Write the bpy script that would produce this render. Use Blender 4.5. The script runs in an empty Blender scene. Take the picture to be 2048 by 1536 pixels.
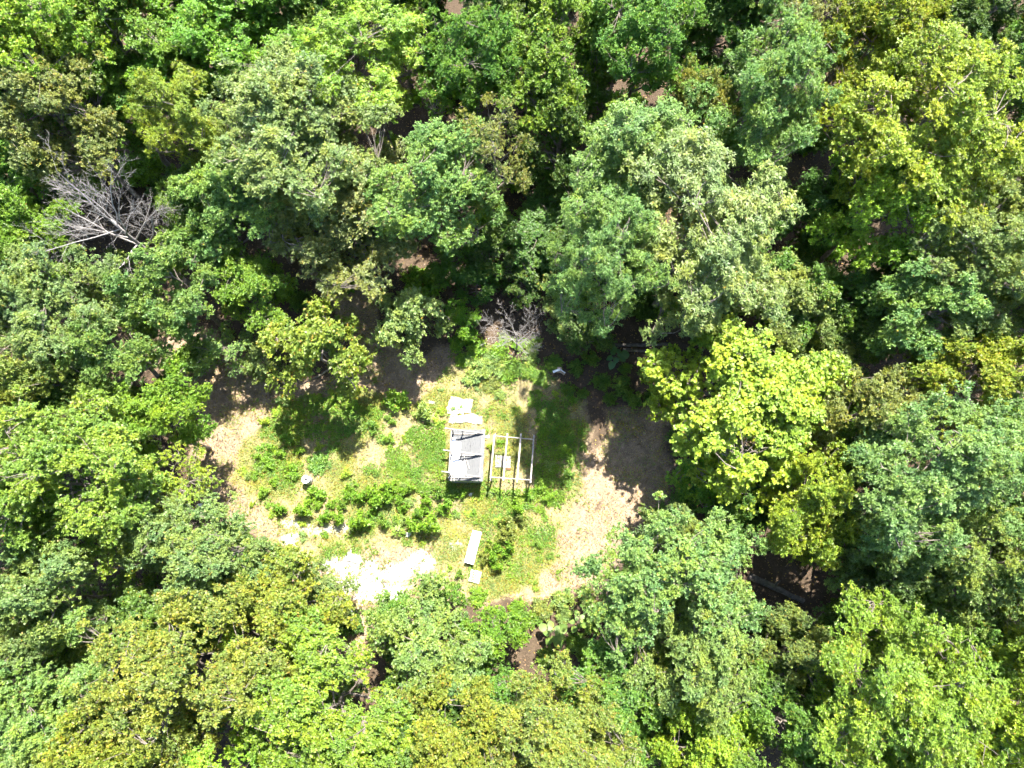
import bpy, math, random
import numpy as np
from mathutils import Vector

# ------------------------------------------------------------------ camera, sky, sun, exposure
SC = bpy.context.scene
COL = SC.collection
R = math.radians
CAM_H, TILT, FPX = 50.0, R(15.0), 1420.0        # metres above ground, forward tilt from straight down, focal length in photo pixels
cam_d = bpy.data.cameras.new('drone_camera')
cam_d.sensor_width = 36.0
cam_d.lens = FPX * 36.0 / 2048.0
cam_d.clip_end = 2000.0
cam = bpy.data.objects.new('drone_camera', cam_d)
COL.objects.link(cam)
cam.location = (0, 0, CAM_H)
cam.rotation_euler = (TILT, 0, 0)
SC.camera = cam

SUN_EL, SUN_AZ = R(63.0), R(17.0)               # azimuth east of image-up (+Y)
world = bpy.data.worlds.new('World')
SC.world = world
world.use_nodes = True
wn = world.node_tree
bg = wn.nodes['Background']
sky = wn.nodes.new('ShaderNodeTexSky')
sky.sky_type = 'NISHITA'
sky.sun_disc = False
sky.sun_elevation = SUN_EL
sky.sun_rotation = SUN_AZ
wn.links.new(sky.outputs[0], bg.inputs[0])
bg.inputs[1].default_value = 0.10
sun_d = bpy.data.lights.new('sun', 'SUN')
sun_d.energy = 4.8
sun_d.angle = R(0.55)
sun_d.color = (1.0, 0.955, 0.88)
sun = bpy.data.objects.new('sun', sun_d)
COL.objects.link(sun)
sdir = Vector((math.sin(SUN_AZ) * math.cos(SUN_EL), math.cos(SUN_AZ) * math.cos(SUN_EL), math.sin(SUN_EL)))
sun.rotation_euler = sdir.to_track_quat('Z', 'Y').to_euler()
sun.location = (20, 60, 120)
SC.view_settings.view_transform = 'Standard'
SC.view_settings.look = 'None'
SC.view_settings.gamma = 1.0
SC.view_settings.use_curve_mapping = False
SC.view_settings.exposure = 2.35
SC.cycles.max_bounces = 3
SC.cycles.diffuse_bounces = 2
SC.cycles.glossy_bounces = 1
SC.cycles.transmission_bounces = 2
SC.cycles.use_denoising = True
SC.cycles.use_light_tree = False
SC.cycles.use_adaptive_sampling = True
SC.cycles.adaptive_threshold = 0.035
SC.cycles.adaptive_min_samples = 12
SC.cycles.caustics_reflective = False
SC.cycles.caustics_refractive = False

rng = np.random.default_rng(11)
random.seed(5)
cT, sT = math.cos(TILT), math.sin(TILT)

def ray(px, py):
    x = (px - 1024.0) / FPX
    y = -(py - 768.0) / FPX
    return x, y * cT + sT, y * sT - cT
def P(px, py, z=0.0):
    """photo pixel -> world point on the level z"""
    x, y, w = ray(px, py)
    t = (CAM_H - z) / (-w)
    return Vector((x * t, y * t, z))
def mpp(px, py, z=0.0):
    """metres per photo pixel at that point"""
    x, y, w = ray(px, py)
    return (CAM_H - z) / (-w) / FPX
def to_px(X, Y, Z=0.0):
    dx, dy, dz = X, Y, Z - CAM_H
    yc = dy * cT + dz * sT
    zc = -dy * sT + dz * cT
    return 1024 + FPX * dx / (-zc), 768 - FPX * yc / (-zc)

# ------------------------------------------------------------------ node materials
def new_mat(name):
    m = bpy.data.materials.new(name)
    m.use_nodes = True
    nt = m.node_tree
    return m, nt, nt.nodes['Principled BSDF']
def add(nt, kind, **kw):
    n = nt.nodes.new(kind)
    for k, v in kw.items():
        setattr(n, k, v)
    return n
def mixc(nt, fac, a, b, mode='MIX'):
    n = add(nt, 'ShaderNodeMix', data_type='RGBA', blend_type=mode)
    for s, v in ((0, fac), (6, a), (7, b)):
        if hasattr(v, 'links'):
            nt.links.new(v, n.inputs[s])
        elif isinstance(v, (int, float)):
            n.inputs[s].default_value = v
        else:
            n.inputs[s].default_value = (*v, 1.0)
    return n.outputs[2]
def ramp(nt, inp, stops):
    n = add(nt, 'ShaderNodeValToRGB')
    e = n.color_ramp.elements
    while len(e) < len(stops):
        e.new(0.5)
    for k, (p, c) in enumerate(stops):
        e[k].position = p
        e[k].color = (*c, 1.0) if not isinstance(c, (int, float)) else (c, c, c, 1.0)
    nt.links.new(inp, n.inputs[0])
    return n.outputs[0]
def noise(nt, scale, detail=4.0, coord='Object', rough=0.6):
    tc = add(nt, 'ShaderNodeTexCoord')
    n = add(nt, 'ShaderNodeTexNoise')
    n.inputs['Scale'].default_value = scale
    n.inputs['Detail'].default_value = detail
    n.inputs['Roughness'].default_value = rough
    nt.links.new(tc.outputs[coord], n.inputs['Vector'])
    return n.outputs['Fac']
def bump(nt, bsdf, h, strength=0.4, dist=0.02):
    b = add(nt, 'ShaderNodeBump')
    b.inputs['Strength'].default_value = strength
    b.inputs['Distance'].default_value = dist
    nt.links.new(h, b.inputs['Height'])
    nt.links.new(b.outputs[0], bsdf.inputs['Normal'])

def leaf_material(name, rough=0.48, transl=0.42):
    m, nt, b = new_mat(name)
    oi = add(nt, 'ShaderNodeObjectInfo')
    at = add(nt, 'ShaderNodeAttribute', attribute_name='lv')       # per leaf: x = random, y = clump random
    sep = add(nt, 'ShaderNodeSeparateXYZ')
    nt.links.new(at.outputs['Vector'], sep.inputs[0])
    val = ramp(nt, sep.outputs[0], [(0.0, 0.62), (0.5, 0.98), (1.0, 1.42)])
    c1 = mixc(nt, 1.0, oi.outputs['Color'], val, 'MULTIPLY')
    clump = ramp(nt, sep.outputs[1], [(0.0, (0.80, 0.90, 1.0)), (0.5, (1.0, 1.0, 1.0)), (1.0, (1.24, 1.10, 0.75))])
    c2 = mixc(nt, 1.0, c1, clump, 'MULTIPLY')
    nz = noise(nt, 0.55, 2.0)                                      # boughs of one crown differ a little in hue
    c2 = mixc(nt, 1.0, c2, ramp(nt, nz, [(0.30, (0.80, 0.90, 1.05)), (0.5, (1.0, 1.0, 1.0)), (0.70, (1.22, 1.10, 0.80))]), 'MULTIPLY')
    # a share of the leaves has turned yellow-orange; the share is the object colour's alpha
    ma = add(nt, 'ShaderNodeMath', operation='LESS_THAN')
    nt.links.new(sep.outputs[2], ma.inputs[0])
    nt.links.new(oi.outputs['Alpha'], ma.inputs[1])
    c3 = mixc(nt, ma.outputs[0], c2, (0.34, 0.24, 0.04))
    nt.links.new(c3, b.inputs['Base Color'])
    b.inputs['Roughness'].default_value = rough
    b.inputs['IOR'].default_value = 1.5
    b.inputs['Specular IOR Level'].default_value = 0.42
    tr = add(nt, 'ShaderNodeBsdfTranslucent')
    tc = mixc(nt, 1.0, c3, (1.15, 1.25, 0.45), 'MULTIPLY')
    nt.links.new(tc, tr.inputs['Color'])
    mx = add(nt, 'ShaderNodeMixShader')
    mx.inputs[0].default_value = transl
    nt.links.new(b.outputs[0], mx.inputs[1])
    nt.links.new(tr.outputs[0], mx.inputs[2])
    nt.links.new(mx.outputs[0], nt.nodes['Material Output'].inputs['Surface'])
    return m
LEAF = leaf_material('leaf')
BIGLEAF = leaf_material('broad_leaf', 0.5, 0.4)
GRASSM = leaf_material('grass_blade', 0.55, 0.35)

def bark_material(name, a, b_, scale=7.0):
    m, nt, b = new_mat(name)
    oi = add(nt, 'ShaderNodeObjectInfo')
    f = noise(nt, scale, 6.0)
    c = ramp(nt, f, [(0.3, a), (0.7, b_)])
    nt.links.new(c, b.inputs['Base Color'])
    b.inputs['Roughness'].default_value = 0.9
    bump(nt, b, f, 0.8, 0.03)
    return m
BARK = bark_material('bark', (0.07, 0.055, 0.042), (0.25, 0.21, 0.17))
DEADWOOD = bark_material('dead_wood', (0.17, 0.155, 0.145), (0.36, 0.33, 0.305), 9.0)
LOGBARK = bark_material('log_bark', (0.04, 0.034, 0.028), (0.13, 0.112, 0.095), 5.0)

def plain(name, a, b_, scale=6.0, rough=0.7, bmp=0.3, detail=5.0, stretch=None):
    m, nt, b = new_mat(name)
    tc = add(nt, 'ShaderNodeTexCoord')
    mp = add(nt, 'ShaderNodeMapping')
    nt.links.new(tc.outputs['Object'], mp.inputs['Vector'])
    if stretch:
        mp.inputs['Scale'].default_value = stretch
    n = add(nt, 'ShaderNodeTexNoise')
    n.inputs['Scale'].default_value = scale
    n.inputs['Detail'].default_value = detail
    n.inputs['Roughness'].default_value = 0.65
    nt.links.new(mp.outputs[0], n.inputs['Vector'])
    c = ramp(nt, n.outputs['Fac'], [(0.32, a), (0.68, b_)])
    nt.links.new(c, b.inputs['Base Color'])
    b.inputs['Roughness'].default_value = rough
    bump(nt, b, n.outputs['Fac'], bmp, 0.01)
    return m
WHITEWOOD = plain('bleached_timber', (0.15, 0.13, 0.112), (0.33, 0.30, 0.272), 5.0, 0.75, 0.3, stretch=(3, 3, 3))
GREYBOARD = plain('weathered_grey_board', (0.062, 0.064, 0.066), (0.098, 0.100, 0.100), 4.0, 0.7, 0.3, stretch=(9, 0.8, 1))
FASCIA = plain('grey_trim', (0.055, 0.060, 0.066), (0.085, 0.090, 0.095), 4.0, 0.6, 0.2)
WALLWOOD = plain('shed_wall_wood', (0.22, 0.24, 0.20), (0.36, 0.38, 0.32), 5.0, 0.8, 0.3, stretch=(6, 6, 1))
WHITESHEET = plain('white_sheet', (0.70, 0.70, 0.69), (0.82, 0.82, 0.81), 2.2, 0.55, 0.15)
CONCRETE = plain('pale_concrete', (0.17, 0.16, 0.145), (0.46, 0.45, 0.43), 2.2, 0.85, 0.4)
PALLETW = plain('pallet_wood', (0.17, 0.15, 0.135), (0.30, 0.275, 0.255), 5.0, 0.8, 0.3)
REDBRICK = plain('dull_red', (0.10, 0.035, 0.025), (0.17, 0.06, 0.045), 6.0, 0.8, 0.4)
TANBOARD = plain('tan_board', (0.38, 0.27, 0.19), (0.5, 0.38, 0.28), 6.0, 0.8, 0.3)
DRUM = plain('dull_grey_metal', (0.33, 0.32, 0.33), (0.52, 0.51, 0.52), 6.0, 0.55, 0.4)
STONE = plain('grey_stone', (0.16, 0.15, 0.14), (0.36, 0.33, 0.30), 3.0, 0.9, 0.8)
PALESTONE = plain('pale_stone', (0.55, 0.53, 0.50), (0.74, 0.72, 0.69), 4.0, 0.9, 0.6)
SHADEPAINT = plain('painted_shade', (0.05, 0.05, 0.05), (0.10, 0.10, 0.10), 6.0, 0.8, 0.2)  # shade put into the colour: bench ends and the drum's hole

# ------------------------------------------------------------------ object helpers
def link(o, parent=None):
    COL.objects.link(o)
    if parent is not None:
        o.parent = parent
    return o
def tag(o, label, cat, group=None):
    o['label'] = label
    o['category'] = cat
    if group:
        o['group'] = group
    return o
def thing(name, label, cat, loc=(0, 0, 0), group=None):
    o = bpy.data.objects.new(name, None)
    o.empty_display_size = 0.3
    o.location = loc
    link(o)
    return tag(o, label, cat, group)
def mesh_from(name, verts, faces, mat, smooth=False):
    me = bpy.data.meshes.new(name)
    me.from_pydata([tuple(v) for v in verts], [], faces)
    me.materials.append(mat)
    if smooth:
        me.polygons.foreach_set('use_smooth', [True] * len(me.polygons))
    me.update()
    return me
def obj(name, me, parent=None, loc=None):
    o = bpy.data.objects.new(name, me)
    if loc is not None:
        o.location = loc
    return link(o, parent)

def beam_geo(p0, p1, w, h, up=Vector((0, 0, 1)), jitter=0.0):
    p0, p1 = Vector(p0), Vector(p1)
    d = (p1 - p0).normalized()
    s = d.cross(up)
    if s.length < 1e-3:
        s = Vector((1, 0, 0))
    s.normalize()
    u = s.cross(d).normalized()
    vs = []
    for p in (p0, p1):
        for a, b in ((-1, -1), (1, -1), (1, 1), (-1, 1)):
            vs.append(p + s * (a * w / 2 + random.uniform(-jitter, jitter)) + u * (b * h / 2 + random.uniform(-jitter, jitter)))
    return vs, [(0, 1, 2, 3), (7, 6, 5, 4), (0, 4, 5, 1), (1, 5, 6, 2), (2, 6, 7, 3), (3, 7, 4, 0)]
def beam(name, p0, p1, w, h, mat, parent, org, up=Vector((0, 0, 1))):
    vs, fs = beam_geo(Vector(p0) - org, Vector(p1) - org, w, h, up, 0.004)
    return obj(name, mesh_from(name, vs, fs, mat), parent)
def slab(name, pts, z, th, mat, parent=None, org=Vector((0, 0, 0)), rag=0.0, seg=1, lift=None):
    """polygon (world xy points) extruded down by th from height z, edges slightly uneven"""
    out = []
    n = len(pts)
    for i in range(n):
        a, b = Vector(pts[i]), Vector(pts[(i + 1) % n])
        for k in range(seg):
            p = a.lerp(b, k / seg)
            out.append(Vector((p.x + random.uniform(-rag, rag), p.y + random.uniform(-rag, rag), 0)))
    m = len(out)
    zz = [(z if lift is None else z + lift(p)) for p in out]
    vs = [Vector((p.x, p.y, q)) - org for p, q in zip(out, zz)] + [Vector((p.x, p.y, q - th)) - org for p, q in zip(out, zz)]
    area = sum(out[i].x * out[(i + 1) % m].y - out[(i + 1) % m].x * out[i].y for i in range(m))
    top = list(range(m)) if area > 0 else list(range(m))[::-1]
    fs = [tuple(top), tuple([i + m for i in top[::-1]])]
    for i in range(m):
        a, b = top[i], top[(i + 1) % m]
        fs.append((a, a + m, b + m, b))
    return obj(name, mesh_from(name, vs, fs, mat), parent)

def tube(path, radii, sides, V, F, cap=True):
    base = len(V)
    n = len(path)
    prev = None
    for i in range(n):
        d = (path[min(i + 1, n - 1)] - path[max(i - 1, 0)])
        if d.length < 1e-6:
            d = Vector((0, 0, 1))
        d.normalize()
        if prev is None:
            a = d.cross(Vector((0.31, 0.95, 0.11)))
            if a.length < 0.1:
                a = d.cross(Vector((1, 0, 0)))
        else:
            a = prev - d * prev.dot(d)
        a.normalize()
        prev = a
        b = d.cross(a)
        for k in range(sides):
            t = 2 * math.pi * k / sides
            V.append(path[i] + (a * math.cos(t) + b * math.sin(t)) * radii[i])
    for i in range(n - 1):
        for k in range(sides):
            k2 = (k + 1) % sides
            F.append((base + i * sides + k, base + i * sides + k2, base + (i + 1) * sides + k2, base + (i + 1) * sides + k))
    if cap:
        F.append(tuple(base + k for k in range(sides))[::-1])
        F.append(tuple(base + (n - 1) * sides + k for k in range(sides)))
def curve_pts(a, b, sag, n, wob=0.0):
    """bent path from a to b; sag lifts its middle"""
    out = []
    off = Vector((random.uniform(-1, 1), random.uniform(-1, 1), random.uniform(-0.4, 0.6))) * wob
    for i in range(n + 1):
        t = i / n
        p = a.lerp(b, t)
        q = 4 * t * (1 - t)
        p = p + Vector((0, 0, sag)) * q + off * q
        if 0 < i < n:
            p = p + Vector((random.uniform(-1, 1), random.uniform(-1, 1), random.uniform(-1, 1))) * wob * 0.25
        out.append(p)
    return out

# ------------------------------------------------------------------ leaves in bulk (numpy)
def nrm(a):
    return a / np.maximum(np.linalg.norm(a, axis=-1, keepdims=True), 1e-9)
def sprays(pos, axis, K, length, width, g, polar=(50, 100), droop=0.0, stag=0.06, clump=None):
    """rosettes of K folded leaves round each twig tip -> (verts, quads, attributes)"""
    M = len(pos)
    axis = nrm(axis)
    helper = np.where(np.abs(axis[:, 2:3]) > 0.9, np.array([[1.0, 0, 0]]), np.array([[0, 0, 1.0]]))
    e1 = nrm(np.cross(axis, helper))
    e2 = np.cross(axis, e1)
    k = np.arange(K)[None, :]
    az = k * 2.39996 + g.uniform(0, 6.283, (M, 1)) + g.normal(0, 0.35, (M, K))
    pol = np.radians(g.uniform(polar[0], polar[1], (M, K)) * (0.55 + 0.45 * (k + 1) / K))
    d = (axis[:, None, :] * np.cos(pol)[..., None]
         + (e1[:, None, :] * np.cos(az)[..., None] + e2[:, None, :] * np.sin(az)[..., None]) * np.sin(pol)[..., None])
    d[..., 2] -= droop * g.uniform(0.4, 1.2, (M, K))
    d = nrm(d)
    base = pos[:, None, :] - axis[:, None, :] * (stag * k[..., None] / K) * 2.0 + g.normal(0, 0.02, (M, K, 3))
    side = nrm(np.cross(d, axis[:, None, :] + g.normal(0, 0.28, (M, K, 3))))
    nor = np.cross(side, d)
    L = (length * g.uniform(0.65, 1.25, (M, K)))[..., None]
    W = L * (width / length) * g.uniform(0.85, 1.15, (M, K))[..., None]
    b0 = base
    tip = base + d * L + nor * (-0.10 * L)
    mid = base + d * L * 0.52
    fold = 0.16
    l = mid + side * W * 0.5 + nor * W * fold
    r = mid - side * W * 0.5 + nor * W * fold
    V = np.stack([b0, r, tip, l], axis=2).reshape(-1, 3)
    n = M * K
    lv = np.empty((n, 3))
    lv[:, 0] = g.uniform(0, 1, n)
    lv[:, 1] = np.repeat(g.uniform(0, 1, M) if clump is None else clump, K)
    lv[:, 2] = g.uniform(0, 1, n)
    return V, lv
def leaf_mesh(name, V, lv, mat, extra=None):
    nq = len(V) // 4
    me = bpy.data.meshes.new(name)
    me.vertices.add(len(V))
    me.vertices.foreach_set('co', V.astype(np.float32).ravel())
    me.loops.add(nq * 4)
    me.loops.foreach_set('vertex_index', np.arange(nq * 4, dtype=np.int32))
    me.polygons.add(nq)
    me.polygons.foreach_set('loop_start', np.arange(0, nq * 4, 4, dtype=np.int32))
    me.update(calc_edges=True)
    at = me.attributes.new('lv', 'FLOAT_VECTOR', 'FACE')
    at.data.foreach_set('vector', lv.astype(np.float32).ravel())
    me.materials.append(mat)
    return me

# ------------------------------------------------------------------ ground: one sheet, fine in the clearing
def poly_px(pts):
    return np.array([[P(x, y).x, P(x, y).y] for x, y in pts])
def inside(poly, X, Y):
    c = np.zeros(X.shape, bool)
    n = len(poly)
    j = n - 1
    for i in range(n):
        xi, yi = poly[i]
        xj, yj = poly[j]
        t = ((yi > Y) != (yj > Y)) & (X < (xj - xi) * (Y - yi) / (yj - yi + 1e-12) + xi)
        c ^= t
        j = i
    return c
def vnoise(X, Y, s, seed):
    g = np.random.default_rng(seed)
    tab = g.uniform(0, 1, (256, 256))
    x, y = X * s, Y * s
    xi, yi = np.floor(x).astype(int), np.floor(y).astype(int)
    fx, fy = x - xi, y - yi
    fx, fy = fx * fx * (3 - 2 * fx), fy * fy * (3 - 2 * fy)
    a = tab[xi % 256, yi % 256]; b = tab[(xi + 1) % 256, yi % 256]
    c = tab[xi % 256, (yi + 1) % 256]; d = tab[(xi + 1) % 256, (yi + 1) % 256]
    return (a * (1 - fx) + b * fx) * (1 - fy) + (c * (1 - fx) + d * fx) * fy
def fbm(X, Y, s, seed):
    return sum(vnoise(X, Y, s * 2 ** k, seed + k) * 0.5 ** k for k in range(4)) / 1.875

TAN = [poly_px(p) for p in (
    [(500, 800), (700, 740), (900, 700), (1180, 820), (1190, 1050), (1100, 1200), (900, 1215), (600, 1200), (480, 1000)],
    [(560, 1040), (900, 1060), (960, 1200), (830, 1230), (640, 1200), (560, 1120)],
    [(285, 690), (420, 655), (520, 740), (560, 800), (520, 880), (500, 960), (560, 1010), (700, 1055), (560, 1065), (500, 1060), (410, 1010), (390, 900), (330, 790)],
    [(620, 545), (735, 560), (765, 680), (880, 715), (925, 770), (915, 815), (850, 815), (760, 770), (690, 660)],
    [(1200, 815), (1345, 810), (1340, 1000), (1300, 1090), (1215, 1140), (1130, 1190), (1060, 1190), (1090, 1120), (1170, 1050), (1215, 1010), (1140, 985), (1150, 930), (1210, 880)],
    [(960, 820), (1010, 830), (1060, 865), (1050, 890), (985, 870)],
    [(640, 1190), (760, 1190), (780, 1260), (700, 1330), (560, 1300), (560, 1230)],
)]
GRASS = poly_px([(495, 880), (580, 790), (700, 780), (830, 805), (900, 725), (980, 690), (1090, 740), (1180, 830), (1160, 920), (1150, 1010),
                 (1120, 1080), (1075, 1180), (960, 1215), (880, 1150), (860, 1090), (740, 1100), (690, 1125), (610, 1105), (590, 1065), (500, 1010), (470, 950)])
WHITE = [poly_px(p) for p in (
    [(562, 1040), (600, 1048), (690, 1050), (700, 1062), (600, 1068), (590, 1090), (612, 1120), (628, 1150), (600, 1150), (575, 1110)],
    [(640, 1130), (698, 1105), (725, 1112), (735, 1126), (800, 1130), (850, 1092), (872, 1125), (840, 1150), (812, 1160), (808, 1215), (740, 1205), (690, 1200), (670, 1160)],
    [(893, 1085), (918, 1078), (920, 1090), (900, 1098)],
)]
def zones(X, Y):
    """weights of tan dirt, grass and white gravel at ground points (edges broken up)"""
    wx = X + (fbm(X, Y, 0.9, 3) - 0.5) * 1.6
    wy = Y + (fbm(X, Y, 0.9, 9) - 0.5) * 1.6
    t = np.zeros(X.shape)
    for p in TAN:
        t = np.maximum(t, inside(p, wx, wy))
    gr = inside(GRASS, wx, wy).astype(float)
    wx2 = X + (fbm(X, Y, 2.5, 21) - 0.5) * 0.9
    wy2 = Y + (fbm(X, Y, 2.5, 29) - 0.5) * 0.9
    w = np.zeros(X.shape)
    for p in WHITE:
        w = np.maximum(w, inside(p, wx2, wy2))
    w = w * (fbm(X, Y, 1.7, 230) + 0.35 * fbm(X, Y, 6.0, 240) > 0.57)
    return t, gr, w
def axis_steps(lo, hi, step, far):
    mid = np.arange(lo, hi, step)
    k = np.cumsum(step * 1.28 ** np.arange(1, 28))
    k = k[k < far]
    return np.concatenate([(lo - k)[::-1], mid, hi + k])
gx = axis_steps(-29, 20, 0.11, 420)
gy = axis_steps(-11, 22, 0.11, 420)
GX, GY = np.meshgrid(gx, gy, indexing='ij')
t_ = np.zeros(GX.shape); g_ = t_.copy(); w_ = t_.copy()
gj = np.random.default_rng(8)
for _ in range(7):                       # soft, frayed borders: average over jittered look-ups
    a, b_, c_ = zones(GX + gj.normal(0, 0.16, GX.shape), GY + gj.normal(0, 0.16, GX.shape))
    t_ += a / 7; g_ += b_ / 7; w_ += c_ / 7
n1 = fbm(GX, GY, 0.5, 40)[..., None]
n2 = fbm(GX, GY, 2.2, 50)[..., None]
n3 = fbm(GX, GY, 5.0, 55)[..., None]
litter = np.array([0.060, 0.042, 0.028]) * (0.6 + 0.8 * n2) + np.array([0.03, 0.023, 0.014]) * n1
tan = np.array([0.245, 0.18, 0.118]) * (0.40 + 0.65 * n2 + 0.60 * n3)
straw = np.array([0.25, 0.205, 0.105]) * (0.6 + 0.7 * n2)
turf = np.array([0.17, 0.185, 0.06]) * (0.7 + 0.5 * n2)
grass_c = straw + (turf - straw) * np.clip((n1 - 0.38) * 5, 0, 1)
white = np.array([0.40, 0.385, 0.355]) * (0.25 + 0.75 * n2 + 0.75 * n3)
t3, g3, w3 = t_[..., None], g_[..., None], w_[..., None]
GC = litter
GC = GC * (1 - t3) + tan * t3
GC = GC * (1 - g3) + grass_c * g3
GC = GC * (1 - w3) + white * w3
def ground_z(X, Y):
    return (fbm(X, Y, 0.35, 70) - 0.5) * 0.16 + (fbm(X, Y, 1.6, 77) - 0.5) * 0.05
GZ = ground_z(GX, GY)
nx, ny = len(gx), len(gy)
gv = np.stack([GX, GY, GZ], axis=-1).reshape(-1, 3)
ii, jj = np.meshgrid(np.arange(nx - 1), np.arange(ny - 1), indexing='ij')
a_ = (ii * ny + jj).ravel()
gq = np.stack([a_, a_ + ny, a_ + ny + 1, a_ + 1], axis=1)
gme = bpy.data.meshes.new('ground')
gme.vertices.add(len(gv)); gme.vertices.foreach_set('co', gv.astype(np.float32).ravel())
gme.loops.add(gq.size); gme.loops.foreach_set('vertex_index', gq.astype(np.int32).ravel())
gme.polygons.add(len(gq)); gme.polygons.foreach_set('loop_start', np.arange(0, gq.size, 4, dtype=np.int32))
gme.polygons.foreach_set('use_smooth', np.ones(len(gq), dtype=bool))
gme.update(calc_edges=True)
ga = gme.attributes.new('soil', 'FLOAT_COLOR', 'POINT')
ga.data.foreach_set('color', np.concatenate([GC.reshape(-1, 3), np.ones((len(gv), 1))], axis=1).astype(np.float32).ravel())
gm, nt, b = new_mat('ground_soil')
at = add(nt, 'ShaderNodeAttribute', attribute_name='soil')
f1 = noise(nt, 9.0, 8.0, rough=0.75)
f2 = noise(nt, 38.0, 3.0)
c = mixc(nt, 1.0, at.outputs['Color'], ramp(nt, f1, [(0.3, 0.62), (0.7, 1.3)]), 'MULTIPLY')
c = mixc(nt, 1.0, c, ramp(nt, f2, [(0.3, 0.75), (0.7, 1.2)]), 'MULTIPLY')
nt.links.new(c, b.inputs['Base Color'])
b.inputs['Roughness'].default_value = 0.95
b.inputs['Specular IOR Level'].default_value = 0.15
bump(nt, b, f1, 0.9, 0.06)
gme.materials.append(gm)
ground = obj('ground', gme)
ground['kind'] = 'structure'
ground['label'] = 'bare tan soil, dry grass and leaf litter of the clearing and forest floor'
def gz(x, y):
    return float(ground_z(np.array([x]), np.array([y]))[0])
def G(px, py, up=0.0):
    p = P(px, py)
    return Vector((p.x, p.y, gz(p.x, p.y) + up))

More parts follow.
